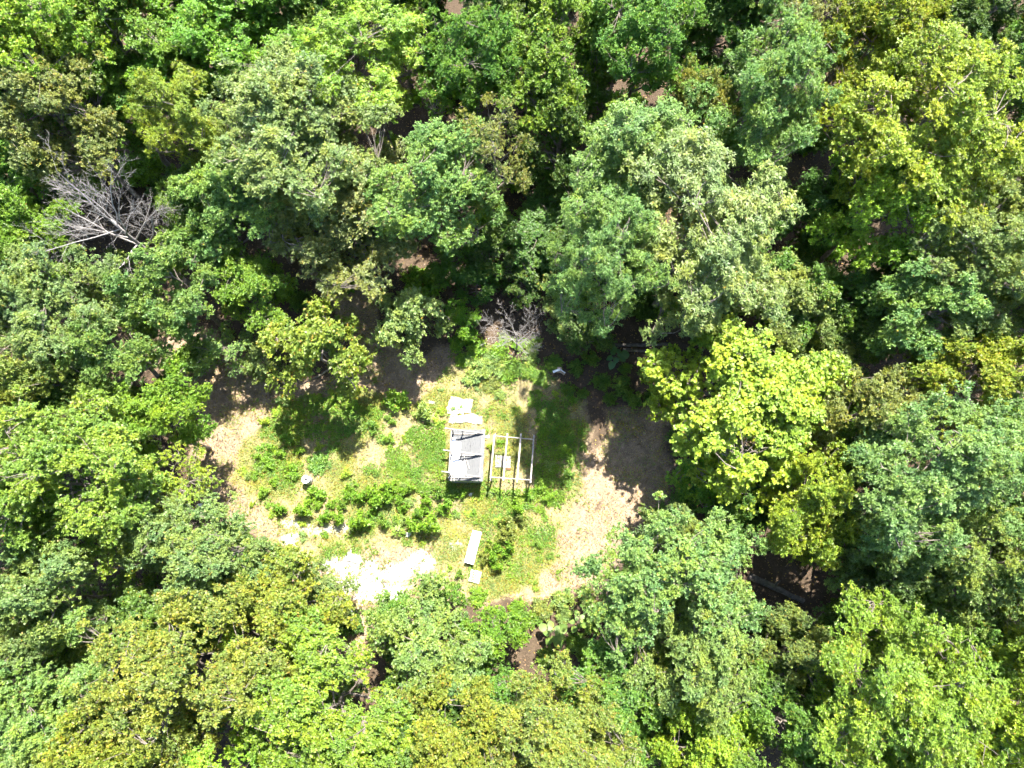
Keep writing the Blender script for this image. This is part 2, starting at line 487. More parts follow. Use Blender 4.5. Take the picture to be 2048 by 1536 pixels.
# ------------------------------------------------------------------ trees
def make_tree(seed, Rad, Hc, H, dens=1.0, leaf=(0.19, 0.10), K=9, polar=(62, 102), droop=0.0, umax=0.42, lobes=0.3, tuft=(0.34, 0.66), limbs=12, inner=0.3, trunk_r=0.2):
    """-> (trunk mesh, crown mesh); origin at the trunk's foot"""
    g = np.random.default_rng(seed)
    random.seed(seed)
    zb = H - Hc
    # boughs: elongated leafy masses of uneven size and reach, spread over the upper crown
    nb = max(7, int(5 + 1.15 * Rad * Rad * (0.6 + 0.4 * Hc / (1.7 * Rad))))
    bc, br, bo_ = [], [], []
    for _ in range(nb):
        best, bd_ = None, -1
        for _t in range(5):
            u = g.uniform(0.02, 1.0)
            w = (u - umax) / (0.60 if u > umax else 0.55)
            rr = math.sqrt(max(0.0, 1 - min(1.0, w * w)))
            az = g.uniform(0, 2 * math.pi)
            fr = g.uniform(0.50, 0.84) * (1 + lobes * g.uniform(-0.6, 0.7))
            q = np.array([math.cos(az) * rr * Rad * fr, math.sin(az) * rr * Rad * fr, zb + Hc * (umax + (u - umax) * 0.82)])
            d_ = min([np.linalg.norm((q - c0)) for c0 in bc], default=9.0) + g.uniform(0, 0.35 * Rad)
            if d_ > bd_:
                best, bd_ = q, d_
        bc.append(best)
        br.append(Rad * g.uniform(0.24, 0.40))
        dv = best - np.array([0, 0, zb + Hc * 0.2])
        bo_.append(nrm(dv))
    for (fx_, fz_, fr_) in ((0.0, 0.74, 0.34), (0.24, 0.62, 0.30), (-0.22, 0.60, 0.28)):      # leading shoots close the middle of the crown
        a0 = g.uniform(0, 6.283)
        bc.append(np.array([math.cos(a0) * fx_ * Rad, math.sin(a0) * fx_ * Rad, zb + Hc * fz_])); br.append(Rad * fr_); bo_.append(np.array([0.0, 0.0, 1.0]))
    nb = len(bc)
    bc = np.array(bc); br = np.array(br); bo_ = np.array(bo_)
    share = br ** 2 / np.sum(br ** 2)
    N = int(26.5 * Rad * Rad * (0.6 + 0.4 * Hc / (1.7 * Rad)))
    pts, rad = [], []
    for k in range(nb):
        m = max(4, int(N * share[k]))
        d = nrm(g.normal(0, 1, (m, 3)) + 0.45 * bo_[k] + np.array([0, 0, 0.45]))
        ext = br[k] * g.uniform(0.35, 1.05, (m, 1))
        p = d * ext * np.array([1.0, 1.0, 0.72])
        p += bo_[k] * (np.maximum(p @ bo_[k], 0) * g.uniform(0.2, 0.75, m))[:, None]      # drawn out along the branch
        p += bc[k]
        p[:, 2] = np.minimum(p[:, 2], H + 0.3)
        ok = p[:, 2] > zb - 0.3
        pts.append(p[ok]); rad.append(g.uniform(tuft[0], tuft[1], m)[ok])
    pts = np.concatenate(pts); rad = np.concatenate(rad)
    ctr = np.array([0, 0, zb + Hc * 0.35])
    out = nrm(pts - ctr)
    # foliage: twig rosettes on the upper and outer shell of every tuft
    pos, ax, cl = [], [], []
    for p, tr, o in zip(pts, rad, out):
        m = max(6, int(78 * tr * tr * dens * g.uniform(0.7, 1.25)))
        d = nrm(g.normal(0, 1, (m, 3)) + 0.55 * o + np.array([0, 0, 0.55]))
        q = p + d * (tr * g.uniform(0.35, 1.25, (m, 1))) * np.array([1.0, 1.0, 0.75])
        q += g.normal(0, 0.05, (m, 3))
        pos.append(q)
        ax.append(nrm(0.5 * d + 0.3 * o + np.array([0, 0, 0.85]) + g.normal(0, 0.28, (m, 3))))
        cl.append(np.clip(np.full(m, g.uniform(0.1, 0.9)) + g.normal(0, 0.12, m), 0, 1))
    pos = np.concatenate(pos); ax = np.concatenate(ax); cl = np.concatenate(cl)
    V, lv = sprays(pos, ax, K, leaf[0], leaf[1], g, polar, droop, clump=cl)
    crown = leaf_mesh('crown', V, lv, LEAF)
    # wood: trunk, limbs to spread-out tufts, twigs to every tuft
    TV, TF = [], []
    lean = Vector((g.normal(0, 0.35), g.normal(0, 0.35), 0))
    top = Vector((0, 0, zb + Hc * 0.78)) + lean
    path = [Vector((0, 0, -0.3)), Vector((0, 0, 0.15))]
    nseg = 7
    for i in range(1, nseg + 1):
        t = i / nseg
        path.append(Vector((0, 0, 0.15)).lerp(top, t) + Vector((g.normal(0, 0.09), g.normal(0, 0.09), 0)) * (1 if i < nseg else 0))
    rr_ = [trunk_r * 1.5, trunk_r * 1.12] + [trunk_r * (1 - 0.82 * (i / nseg) ** 1.15) for i in range(1, nseg + 1)]
    tube(path, rr_, 8, TV, TF)
    def on_trunk(z):
        for i in range(len(path) - 1):
            if path[i].z <= z <= path[i + 1].z:
                t = (z - path[i].z) / (path[i + 1].z - path[i].z)
                return path[i].lerp(path[i + 1], t), rr_[i] * (1 - t) + rr_[i + 1] * t
        return path[-1].copy(), rr_[-1]
    # farthest-point limb tips
    sel = [int(np.argmax(np.linalg.norm(pts - ctr, axis=1)))]
    dmin = np.linalg.norm(pts - pts[sel[0]], axis=1)
    while len(sel) < min(limbs, len(pts)):
        k = int(np.argmax(dmin)); sel.append(k)
        dmin = np.minimum(dmin, np.linalg.norm(pts - pts[k], axis=1))
    joints = [(p, 0.0) for p in path[3:]]
    for k in sel:
        tip = Vector(pts[k])
        hz = max(zb * 0.75, min(tip.z - math.hypot(tip.x, tip.y) * g.uniform(0.5, 0.95), top.z * 0.97))
        a, ra = on_trunk(hz)
        pp = curve_pts(a, tip, -0.10 * (tip - a).length * g.uniform(-0.3, 1.0), 6, 0.22 * (tip - a).length * 0.25)
        r0 = min(ra * 0.75, 0.028 * (tip - a).length + 0.03)
        tube(pp, [r0 * (1 - 0.8 * i / 6) for i in range(7)], 5, TV, TF, False)
        joints += [(q, r0 * (1 - 0.8 * i / 6)) for i, q in enumerate(pp) if i >= 2]
    jp = np.array([tuple(q) for q, _ in joints])
    for i, p in enumerate(pts):
        dv = np.linalg.norm(jp - p, axis=1) + np.maximum(jp[:, 2] - p[2], 0) * 1.5
        k = int(np.argmin(dv))
        if dv[k] < 0.05:
            continue
        a, b_ = Vector(jp[k]), Vector(p)
        pp = curve_pts(a, b_, -0.05, 3, 0.12 * (b_ - a).length)
        tube(pp, [0.030, 0.022, 0.015, 0.007], 4, TV, TF, False)
        for q in range(1 + i % 2):
            e = b_ + Vector(g.normal(0, 1, 3)).normalized() * rad[i] * 0.85
            e.z = max(e.z, b_.z - 0.05) + 0.1
            tube([b_, b_.lerp(e, 0.5) + Vector((0, 0, 0.03)), e], [0.013, 0.009, 0.004], 3, TV, TF, False)
    trunk = mesh_from('trunk', TV, TF, BARK, True)
    return trunk, crown

PROTO = {}
def proto(key, kind, seed, Rad, Hc, H, **kw):
    PROTO.setdefault(kind, []).append((Rad, H, Hc) + make_tree(seed, Rad, Hc, H, **kw))
BL = dict(leaf=(0.145, 0.078), K=11)
proto('b1', 'big', 1, 4.4, 7.6, 17, **BL)
proto('b2', 'big', 2, 4.4, 7.0, 16, leaf=(0.14, 0.082), K=11, lobes=0.4)
proto('b3', 'big', 3, 4.2, 8.0, 17, leaf=(0.155, 0.070), K=11, lobes=0.35)
proto('d1', 'droop', 4, 4.2, 7.6, 17, leaf=(0.175, 0.055), K=11, droop=0.5, tuft=(0.32, 0.62))
proto('d2', 'droop', 14, 3.4, 7.0, 15, leaf=(0.17, 0.055), K=11, droop=0.45, tuft=(0.32, 0.62))
proto('m1', 'mid', 5, 3.2, 5.6, 12, **BL)
proto('m2', 'mid', 6, 3.2, 5.2, 11, leaf=(0.135, 0.076), K=11, lobes=0.4)
proto('m3', 'mid', 7, 3.0, 6.0, 12, leaf=(0.15, 0.080), K=11, lobes=0.35)
proto('r1', 'maple', 8, 3.6, 7.4, 13, leaf=(0.135, 0.105), K=11, lobes=0.12, inner=0.3, tuft=(0.34, 0.64))
proto('s1', 'small', 9, 2.0, 3.6, 6, dens=1.3, inner=0.4, leaf=(0.125, 0.072), K=10, tuft=(0.28, 0.50), limbs=9, trunk_r=0.10)
proto('s2', 'small', 10, 2.0, 3.2, 5.5, dens=1.3, inner=0.4, leaf=(0.13, 0.075), K=10, tuft=(0.28, 0.50), lobes=0.4, limbs=9, trunk_r=0.10)
proto('t1', 'thin', 12, 2.6, 6.0, 13, leaf=(0.12, 0.06), K=10, dens=0.5, inner=0.35, tuft=(0.28, 0.52), lobes=0.45, limbs=16)

CLR = {   # leaf reflectance by species / season, alpha = share of turned leaves
    'green': (0.112, 0.205, 0.028, 0.006), 'bright': (0.130, 0.245, 0.022, 0.006), 'blue': (0.148, 0.222, 0.055, 0.003),
    'pale': (0.165, 0.248, 0.062, 0.005), 'lime': (0.215, 0.330, 0.032, 0.008), 'yellow': (0.198, 0.290, 0.026, 0.012),
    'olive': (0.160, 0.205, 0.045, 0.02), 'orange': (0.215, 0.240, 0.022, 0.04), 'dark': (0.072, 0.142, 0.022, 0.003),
    'leafy': (0.165, 0.262, 0.030, 0.008),
    'rust': (0.182, 0.225, 0.034, 0.045),
}
TREES = []
def tree(label, px, py, rpx, H, clr, kind='big', name='broadleaf_tree', group='trees of the wood round the clearing', vs=1.0, lit=1.0, tint=None):
    plist = PROTO[kind]
    k = len(TREES)
    Rad, PH, PHc, tm, cm = plist[(k * 7 + k // 3) % len(plist)]
    sz = H / PH
    zc = H - PHc * sz * vs * 0.45
    c = P(px, py, zc)
    rm = rpx * mpp(px, py, zc)
    sx = rm / Rad
    o = thing(name, label, 'tree', (c.x, c.y, gz(c.x, c.y)), group)
    o.rotation_euler = (0, 0, (k * 2.39996) % 6.283)
    fx = 1 + 0.10 * math.sin(k * 1.7)
    o.scale = (sx * fx, sx / fx, sz)
    t = obj('trunk', tm, o)
    cr = obj('crown', cm, o)
    col = CLR[clr]
    j = [1 + 0.07 * math.sin(k * 3.1 + q * 2.0) for q in range(3)]
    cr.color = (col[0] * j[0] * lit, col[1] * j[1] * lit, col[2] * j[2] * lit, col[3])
    TREES.append(o)
    return o

# --- far left and top left
tree('bright yellow-green tree filling the top left corner', 40, 40, 150, 17, 'yellow')
tree('green tree with orange flecks at the top edge, next to the corner tree', 230, 55, 140, 15, 'bright')
tree('bright green tree at the top edge left of the feathery yellow-green crown', 430, 60, 150, 15, 'bright')
tree('olive-green tree at the left edge below the corner tree', 80, 195, 135, 15, 'olive')
tree('mid-green tree above the grey dead tree', 225, 195, 95, 11.5, 'green', 'mid')
tree('tall yellowish tree right of the grey dead tree', 365, 235, 88, 14, 'yellow', 'droop', vs=1.1)
tree('green tree at the left edge beside the grey dead tree', 20, 345, 85, 12, 'green', 'mid')
tree('dark green tree between the dead tree and the big pale-green group', 395, 420, 75, 11, 'green', 'mid')
tree('feathery yellow-green tree near the top, left of centre', 725, 110, 140, 15, 'yellow', 'droop')
tree('dark tree at the top edge left of centre', 640, 10, 90, 14, 'green', 'mid')
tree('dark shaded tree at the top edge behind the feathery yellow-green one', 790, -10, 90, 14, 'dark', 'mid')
tree('pale grey-green tree crowning the group left of centre', 590, 262, 165, 16, 'pale')
tree('light green tree on the left flank of the pale-green group', 490, 390, 105, 12.5, 'pale', 'mid')
tree('large olive-grey tree in front of the pale-green group', 695, 425, 150, 11.5, 'olive', 'big', lit=1.0)
tree('tall pale-green tree on the right flank of the pale-green group', 865, 370, 122, 14, 'pale')
tree('thin yellowish tree with see-through crown right of the pale-green group', 985, 300, 80, 15, 'olive', 'thin')
tree('dark green tree at the top, right of the feathery yellow-green one', 945, 120, 95, 15, 'green', 'big')
tree('broad green tree at the top edge right of centre', 1110, 80, 130, 15, 'bright', 'big')
tree('pale green tree at the top edge left of the round blue-green crown', 1290, 60, 115, 16, 'green', 'big')
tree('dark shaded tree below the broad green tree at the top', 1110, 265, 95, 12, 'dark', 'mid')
# --- top right
tree('tall round blue-green tree at upper right', 1530, 185, 130, 18, 'blue')
tree('small olive tree tucked left of the round blue-green crown', 1385, 225, 75, 14, 'olive', 'mid')
tree('blue-green tree with drooping leaves left of the round blue-green crown', 1275, 300, 120, 16, 'blue', 'droop')
tree('biggest grey-green tree right of centre, above the fallen logs', 1400, 440, 185, 17, 'pale', 'droop')
tree('grey-green tree on the lower left shoulder of the biggest crown', 1212, 510, 116, 18.5, 'blue', 'droop')
tree('olive tree with bare twigs at the top edge, right half', 1600, 50, 90, 15, 'olive', 'thin')
tree('yellow-olive tree at the top edge above the great yellow-green crown', 1770, 60, 110, 16, 'orange')
tree('great yellow-green tree at upper right', 1850, 250, 175, 18, 'yellow')
tree('yellow-green tree on the lower left of the great yellow-green crown', 1780, 390, 110, 15, 'yellow', 'mid')
tree('dark green tree in the top right corner', 1970, 30, 110, 15, 'dark')
tree('pale tree at the right edge beside the great yellow-green crown', 2040, 200, 70, 14, 'pale', 'mid')
tree('pale green tree at the right edge below the great yellow-green crown', 1950, 540, 120, 15, 'pale')
tree('cream-green tree right of the lime tree, over the orange one', 1870, 620, 105, 13, 'pale', 'mid')
tree('light green tree cut by the right edge, halfway down', 2040, 620, 70, 13, 'pale', 'mid')
tree('orange-yellow tree at the right edge, halfway down', 1960, 770, 110, 13, 'orange', 'mid')
tree('blue-green low tree above the lime tree', 1590, 620, 95, 10, 'blue', 'mid')
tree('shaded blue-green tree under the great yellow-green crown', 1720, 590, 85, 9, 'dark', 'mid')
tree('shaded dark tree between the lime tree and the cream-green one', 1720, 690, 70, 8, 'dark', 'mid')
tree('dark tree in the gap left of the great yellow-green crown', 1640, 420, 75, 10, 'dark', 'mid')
# --- right
tree('bright lime-yellow tree at the right side of the clearing', 1478, 800, 176, 13, 'lime', 'maple')
tree('green lower skirt tree under the lime-yellow crown', 1440, 945, 85, 8.0, 'bright', 'mid')
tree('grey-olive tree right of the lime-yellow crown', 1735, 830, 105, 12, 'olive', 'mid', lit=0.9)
tree('large pale blue-green tree at the right edge, lower half', 1880, 960, 165, 17, 'blue')
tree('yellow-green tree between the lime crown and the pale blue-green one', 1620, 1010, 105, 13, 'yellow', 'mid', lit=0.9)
tree('dark green low tree under the lime crown', 1470, 990, 70, 8, 'dark', 'mid')
tree('light green tree at the right edge below the pale blue-green one', 2000, 1130, 110, 15, 'pale')
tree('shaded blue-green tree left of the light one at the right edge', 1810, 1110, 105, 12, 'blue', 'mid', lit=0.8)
tree('dark tree above the yellow-green crown at lower right', 1780, 1220, 85, 10, 'green', 'mid')
# --- bottom right
tree('light grey-green tree at the lower right corner of the clearing', 1355, 1155, 142, 14, 'pale', lit=1.08)
tree('grey-green tree just below the one at the clearing corner', 1390, 1290, 125, 13, 'blue', 'big', lit=1.1)
tree('mid-green tree right of the big-leaved plants', 1230, 1390, 105, 10, 'green', 'mid')
tree('yellow-green tree filling the lower right', 1800, 1390, 165, 16, 'leafy')
tree('pale olive small tree by the fallen log at lower right', 1590, 1300, 75, 10, 'olive', 'mid')
tree('light yellow-green tree in the bottom right corner', 2000, 1470, 110, 15, 'yellow', 'mid')
tree('green tree at the bottom edge left of the lower right yellow-green crown', 1590, 1460, 95, 11, 'green', 'mid')
tree('lime-green tree at the bottom edge, right half', 1400, 1490, 95, 11, 'lime', 'mid')
tree('rusty olive tree at the bottom edge right of centre', 1120, 1480, 135, 13, 'rust')
tree('yellowish tree with bare twigs at the bottom edge near centre', 900, 1470, 110, 13, 'rust', 'mid')
tree('green tree at the bottom right corner behind the yellow-green crown', 1930, 1300, 85, 12, 'green', 'mid')
# --- bottom left
tree('green tree below the white gravel', 850, 1310, 115, 10, 'pale', 'mid', lit=0.95)
tree('small green tree reaching over the white gravel', 985, 1265, 62, 6, 'bright', 'small')
tree('low green tree at the right end of the white gravel', 880, 1200, 52, 5, 'green', 'small')
tree('bright lime-green tree at the bottom edge left of centre', 640, 1420, 160, 13, 'lime', 'big', lit=0.8)
tree('rusty tree overhanging the left end of the white gravel', 572, 1205, 108, 11, 'rust', 'mid')
tree('large rusty-yellow tree at the bottom left', 340, 1370, 165, 15, 'rust')
tree('rusty-yellow tree at the bottom edge below the large rusty one', 230, 1510, 110, 15, 'rust', 'mid')
tree('light green tree left of the white gravel', 388, 1105, 125, 12, 'pale')
tree('green tree between the light one and the large rusty-yellow one', 420, 1220, 80, 9, 'green', 'mid')
tree('grey-olive tree at the left edge, lower half', 90, 1190, 110, 14, 'pale', 'mid')
tree('light green tree in the bottom left corner', 60, 1400, 145, 14, 'pale')
tree('great yellow-green tree at the left edge, lower half', 120, 960, 165, 15, 'leafy')
tree('yellow-green tree at the left edge of the clearing', 298, 848, 82, 11, 'leafy', 'mid')
tree('thin yellow-green tree full of bare grey twigs at the clearing\'s left', 330, 970, 85, 10, 'yellow', 'thin')
tree('olive-yellow tree at the left edge, halfway down', 60, 760, 95, 13, 'olive', 'mid')
tree('pale green tree at the left edge above the olive-yellow one', 100, 610, 130, 14, 'pale')
tree('pale blue-green tree right of the pale one at the left edge', 220, 700, 90, 12, 'blue', 'mid')
tree('bright green tree at the left edge below the grey dead tree', 30, 470, 85, 13, 'bright', 'mid')
tree('grey-green tree just below the grey dead tree', 335, 560, 95, 12, 'blue', 'mid')
tree('green tree left of the path, below the pale-green group', 510, 570, 75, 9, 'bright', 'mid')
# --- inside the clearing
tree('olive-tinged tree standing alone on the clearing\'s upper left', 638, 696, 102, 9.5, 'rust', 'small', lit=1.0)
tree('low light-green bushy tree left of the lone olive tree', 520, 710, 45, 4.5, 'pale', 'small')
tree('sparse light sapling on the tan ground at the clearing\'s left', 440, 700, 55, 5.5, 'pale', 'thin')
tree('round pale grey-green tree beside the path into the wood', 820, 635, 78, 7, 'blue', 'small', lit=1.3)
tree('bright green sapling left of the bare bush', 925, 635, 40, 4, 'bright', 'small')
tree('small grey-green tree right of the bare bush', 1125, 600, 55, 6, 'pale', 'small')
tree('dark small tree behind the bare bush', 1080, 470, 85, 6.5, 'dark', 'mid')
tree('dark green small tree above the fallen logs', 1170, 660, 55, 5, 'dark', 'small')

tree('dark tree at the top edge left of the round blue-green crown', 1440, 30, 90, 13, 'dark', 'mid')
tree('small light-green tree at the left end of the white gravel', 648, 1178, 58, 5, 'pale', 'small')
tree('small pale tree poking up into the lower edge of the white gravel', 775, 1222, 46, 5, 'pale', 'small')
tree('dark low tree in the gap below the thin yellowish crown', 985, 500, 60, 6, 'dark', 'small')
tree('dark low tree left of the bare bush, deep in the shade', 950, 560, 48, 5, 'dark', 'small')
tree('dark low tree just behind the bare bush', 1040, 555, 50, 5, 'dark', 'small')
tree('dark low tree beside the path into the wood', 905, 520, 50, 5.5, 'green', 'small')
tree('shaded tree at the right edge under the great yellow-green crown', 2015, 400, 85, 12, 'green', 'mid')
# trees just past the picture's edges, so that the wood goes on
edge_i = 0
for (px, py, r_, H_, c_) in [(-110, 120, 140, 16, 'green'), (-110, 560, 140, 16, 'green'), (-90, 1000, 130, 16, 'yellow'), (-110, 1330, 140, 15, 'pale'),
                             (2160, 90, 140, 16, 'green'), (2170, 420, 140, 16, 'pale'), (2170, 860, 140, 15, 'blue'), (2160, 1250, 130, 16, 'yellow'),
                             (60, -130, 150, 17, 'green'), (330, -130, 150, 17, 'olive'), (560, -110, 130, 17, 'green'), (860, -150, 130, 17, 'green'), (1060, -130, 140, 17, 'dark'),
                             (1290, -140, 140, 17, 'green'), (1500, -120, 130, 17, 'blue'), (1720, -140, 140, 17, 'yellow'), (1950, -140, 140, 17, 'dark'),
                             (120, 1640, 130, 14, 'pale'), (450, 1640, 140, 14, 'lime'), (820, 1640, 140, 13, 'green'), (1200, 1640, 130, 12, 'rust'), (1500, 1640, 130, 13, 'green'), (1850, 1640, 130, 14, 'yellow')]:
    tree('tree of the surrounding wood standing just past the edge of the picture', px, py, r_, H_, c_, group='trees past the picture edge')

# ------------------------------------------------------------------ shrubs and weeds
def make_shrub(seed, rad, h, n_stems, spr, leaf, K, upright=0.5):
    g = np.random.default_rng(seed)
    random.seed(seed)
    TV, TF = [], []
    pos, ax, cl = [], [], []
    for s in range(n_stems):
        a = g.uniform(0, 6.283)
        rr = rad * math.sqrt(g.uniform(0.02, 1))
        hh = h * g.uniform(0.55, 1.0) * (1 - 0.35 * (rr / rad) ** 2)
        tip = Vector((math.cos(a) * rr, math.sin(a) * rr, hh))
        foot = Vector((math.cos(a) * rr * 0.25, math.sin(a) * rr * 0.25, -0.05))
        pp = curve_pts(foot, tip, 0.08 * h, 3, 0.05)
        tube(pp, [0.014, 0.011, 0.008, 0.004], 4, TV, TF, False)
        m = spr
        t = g.uniform(0.35, 1.0, m)
        t[0] = 1.0
        c = g.uniform(0.1, 0.9)
        for q in t:
            i = min(2, int(q * 3))
            p = pp[i].lerp(pp[i + 1], q * 3 - i)
            off = g.normal(0, 0.16 * rad + 0.03, 3) * (1.2 - 0.6 * q)
            pos.append(np.array(p) + off * np.array([1, 1, 0.4]))
            ax.append(np.array([off[0] * 2, off[1] * 2, upright + 0.4]) + g.normal(0, 0.25, 3))
            cl.append(np.clip(c + g.normal(0, 0.1), 0, 1))
    pos = np.array(pos); pos[:, 2] = np.maximum(pos[:, 2], 0.05)
    V, lv = sprays(pos, np.array(ax), K, leaf[0], leaf[1], g, (45, 95), 0.15, clump=np.array(cl))
    return mesh_from('stems', TV, TF, BARK, True), leaf_mesh('foliage', V, lv, LEAF)
SHRUB = {
    'weed': [make_shrub(101, 0.42, 0.85, 9, 10, (0.125, 0.055), 8), make_shrub(102, 0.42, 1.0, 8, 12, (0.14, 0.05), 8), make_shrub(103, 0.42, 0.65, 10, 9, (0.115, 0.06), 7), make_shrub(104, 0.42, 0.9, 6, 12, (0.13, 0.05), 8)],
    'bush': [make_shrub(111, 1.0, 1.1, 26, 20, (0.14, 0.075), 8), make_shrub(112, 1.0, 0.9, 24, 22, (0.13, 0.07), 8), make_shrub(113, 1.0, 1.3, 26, 20, (0.15, 0.085), 7)],
}
SH = [0]
def shrub(label, px, py, rpx, clr, kind='weed', name='weed_plant', cat='plant', group='leafy weeds in the clearing', zs=1.0, lit=1.0):
    k = SH[0]
    SH[0] += 1
    lst = SHRUB[kind]
    sm, fm = lst[(k * 5 + k // 2) % len(lst)]
    r0 = 0.42 if kind == 'weed' else 1.0
    p = P(px, py)
    s = rpx * mpp(px, py) / r0 * 0.92
    o = thing(name, label, cat, (p.x, p.y, gz(p.x, p.y)), group)
    o.rotation_euler = (0, 0, (k * 2.39996) % 6.283)
    o.scale = (s, s, s * zs)
    obj('stems', sm, o)
    f = obj('foliage', fm, o)
    c = CLR[clr]
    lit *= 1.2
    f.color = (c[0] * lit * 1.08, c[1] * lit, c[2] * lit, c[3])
    return o
ORD = ['first', 'second', 'third', 'fourth', 'fifth', 'sixth', 'seventh', 'eighth', 'ninth', 'tenth', 'eleventh', 'twelfth', 'thirteenth', 'fourteenth', 'fifteenth', 'sixteenth',
       'seventeenth', 'eighteenth', 'nineteenth', 'twentieth', 'twenty-first', 'twenty-second', 'twenty-third', 'twenty-fourth', 'twenty-fifth', 'twenty-sixth', 'twenty-seventh', 'twenty-eighth', 'twenty-ninth', 'thirtieth']
def row(what, items):
    """things of a row told apart by their place counted from the left"""
    items = sorted(items)
    return [(('leftmost ' + what) if i == 0 else ('rightmost ' + what) if i == len(items) - 1 else '%s, %s from the left' % (what, ORD[i]), it) for i, it in enumerate(items)]
W1 = 'weed clump of the band below the shed'
for lab, (x, y, r_) in row(W1, [(566, 1016, 15), (613, 1021, 17), (653, 1032, 15), (680, 1032, 18), (724, 1044, 20), (768, 1044, 14), (825, 1046, 18), (861, 1051, 22), (847, 1021, 14),
                   (853, 1002, 14), (890, 1011, 16), (768, 994, 26), (724, 991, 17), (700, 984, 15), (809, 1013, 12), (665, 1010, 11), (800, 990, 18), (745, 982, 16),
                   (833, 1030, 13), (785, 975, 14), (875, 985, 14), (690, 1008, 10), (745, 1020, 11), (640, 1012, 9), (820, 978, 12)]):
    shrub(lab, x, y, r_, 'bright' if (x + y) % 3 else 'green', group='weeds in a band below the shed', zs=1.4)
W2 = 'weed clump right of the long white bench'
for lab, (x, y, r_) in row(W2, [(1014, 1048, 18), (1020, 1070, 16), (987, 1100, 19), (1014, 1095, 16), (970, 1114, 12), (992, 1133, 14), (1033, 1016, 16), (1000, 1078, 12), (978, 1090, 11), (1040, 1040, 12), (985, 1122, 12)]):
    shrub(lab, x, y, r_, 'bright' if (x + y) % 2 else 'olive', group='weeds right of the white bench', zs=1.5)
W3 = 'weed clump on the grass left of the grey drum'
for lab, (x, y, r_) in row(W3, [(536, 929, 16), (511, 951, 10), (586, 944, 17), (561, 907, 14), (540, 900, 12), (575, 880, 14), (600, 905, 12), (530, 985, 12), (550, 965, 10), (515, 915, 10)]):
    shrub(lab, x, y, r_, 'bright', group='weeds left of the drum')
shrub('dark-leaved plant right above the grey drum', 640, 925, 26, 'dark', 'bush', 'bushy_plant', group='bushes of the clearing', zs=0.6, lit=1.5)
shrub('leafy plant just below the grey drum', 633, 990, 20, 'bright', 'weed')
shrub('round weed on the grass between the lone tree\'s shadow and the shed', 745, 857, 14, 'green', 'weed')
shrub('pale upright weed left of the white slabs', 848, 828, 20, 'pale', 'weed')
shrub('green bush at the edge of the lone tree\'s shadow', 795, 806, 28, 'bright', 'bush', 'bushy_plant', group='bushes of the clearing')
shrub('small bush on the tan ground left of the lone tree\'s shadow', 567, 806, 14, 'pale', 'weed')
shrub('leafy plant at the lower left corner of the shed', 898, 985, 18, 'green', 'bush', 'bushy_plant', group='bushes of the clearing', zs=1.2)
shrub('plant in front of the shed\'s shaded lower wall', 925, 990, 13, 'bright', 'weed')
shrub('weed clump between the shed and the timber frame', 982, 895, 9, 'yellow', 'weed')
shrub('plant inside the timber frame at its upper left', 1000, 887, 9, 'bright', 'weed')
B1 = 'bush of the brush thicket in front of the bare bush'
for lab, (x, y, r_, c_) in row(B1, [(960, 745, 26, 'pale'), (990, 735, 26, 'pale'), (1000, 705, 24, 'bright'), (955, 700, 24, 'bright'), (1030, 735, 24, 'green'), (1060, 715, 22, 'pale'), (1055, 745, 20, 'green'),
                       (1080, 755, 20, 'green'), (1105, 730, 22, 'green'), (915, 690, 20, 'bright'), (925, 720, 18, 'bright'), (985, 770, 20, 'olive'), (1040, 690, 18, 'bright'), (940, 760, 18, 'pale'), (975, 720, 20, 'pale'), (1015, 755, 18, 'bright'), (1010, 680, 18, 'pale'), (935, 680, 16, 'bright'), (1070, 690, 18, 'bright'), (1000, 790, 14, 'pale'), (945, 725, 18, 'pale')]):
    shrub(lab, x, y, r_, c_, 'bush', 'brush_bush', 'bush', 'brush in front of the bare bush', zs=0.75, lit=1.1)
B2 = 'bush in the shade between the fallen logs and the clearing'
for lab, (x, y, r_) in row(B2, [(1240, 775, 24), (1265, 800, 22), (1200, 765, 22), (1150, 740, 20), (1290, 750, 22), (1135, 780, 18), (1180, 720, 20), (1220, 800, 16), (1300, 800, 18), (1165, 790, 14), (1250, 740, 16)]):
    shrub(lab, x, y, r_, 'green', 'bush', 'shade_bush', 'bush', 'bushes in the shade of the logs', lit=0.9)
B3 = 'bramble bush at the bottom right of the clearing'
for lab, (x, y, r_, c_) in row(B3, [(1085, 1215, 26, 'olive'), (1125, 1200, 26, 'pale'), (1170, 1190, 22, 'olive'), (1150, 1285, 26, 'green'), (1180, 1250, 22, 'green'), (1060, 1240, 24, 'green'), (1130, 1230, 20, 'pale'),
                       (1200, 1220, 20, 'olive'), (1035, 1215, 20, 'bright'), (1170, 1320, 20, 'bright'), (1090, 1310, 22, 'green')]):
    shrub(lab, x, y, r_, c_, 'bush', 'bramble_bush', 'bush', 'brambles at the bottom right')
B4 = 'bright low plant on the shaded grass right of the timber frame'
for lab, (x, y, r_) in row(B4, [(1130, 905, 12), (1085, 870, 14), (1105, 940, 12), (1095, 1000, 12), (1085, 980, 14), (1060, 990, 12), (1110, 860, 12)]):
    shrub(lab, x, y, r_, 'bright', 'weed', group='plants right of the timber frame')
g = np.random.default_rng(31)
n_small = 0
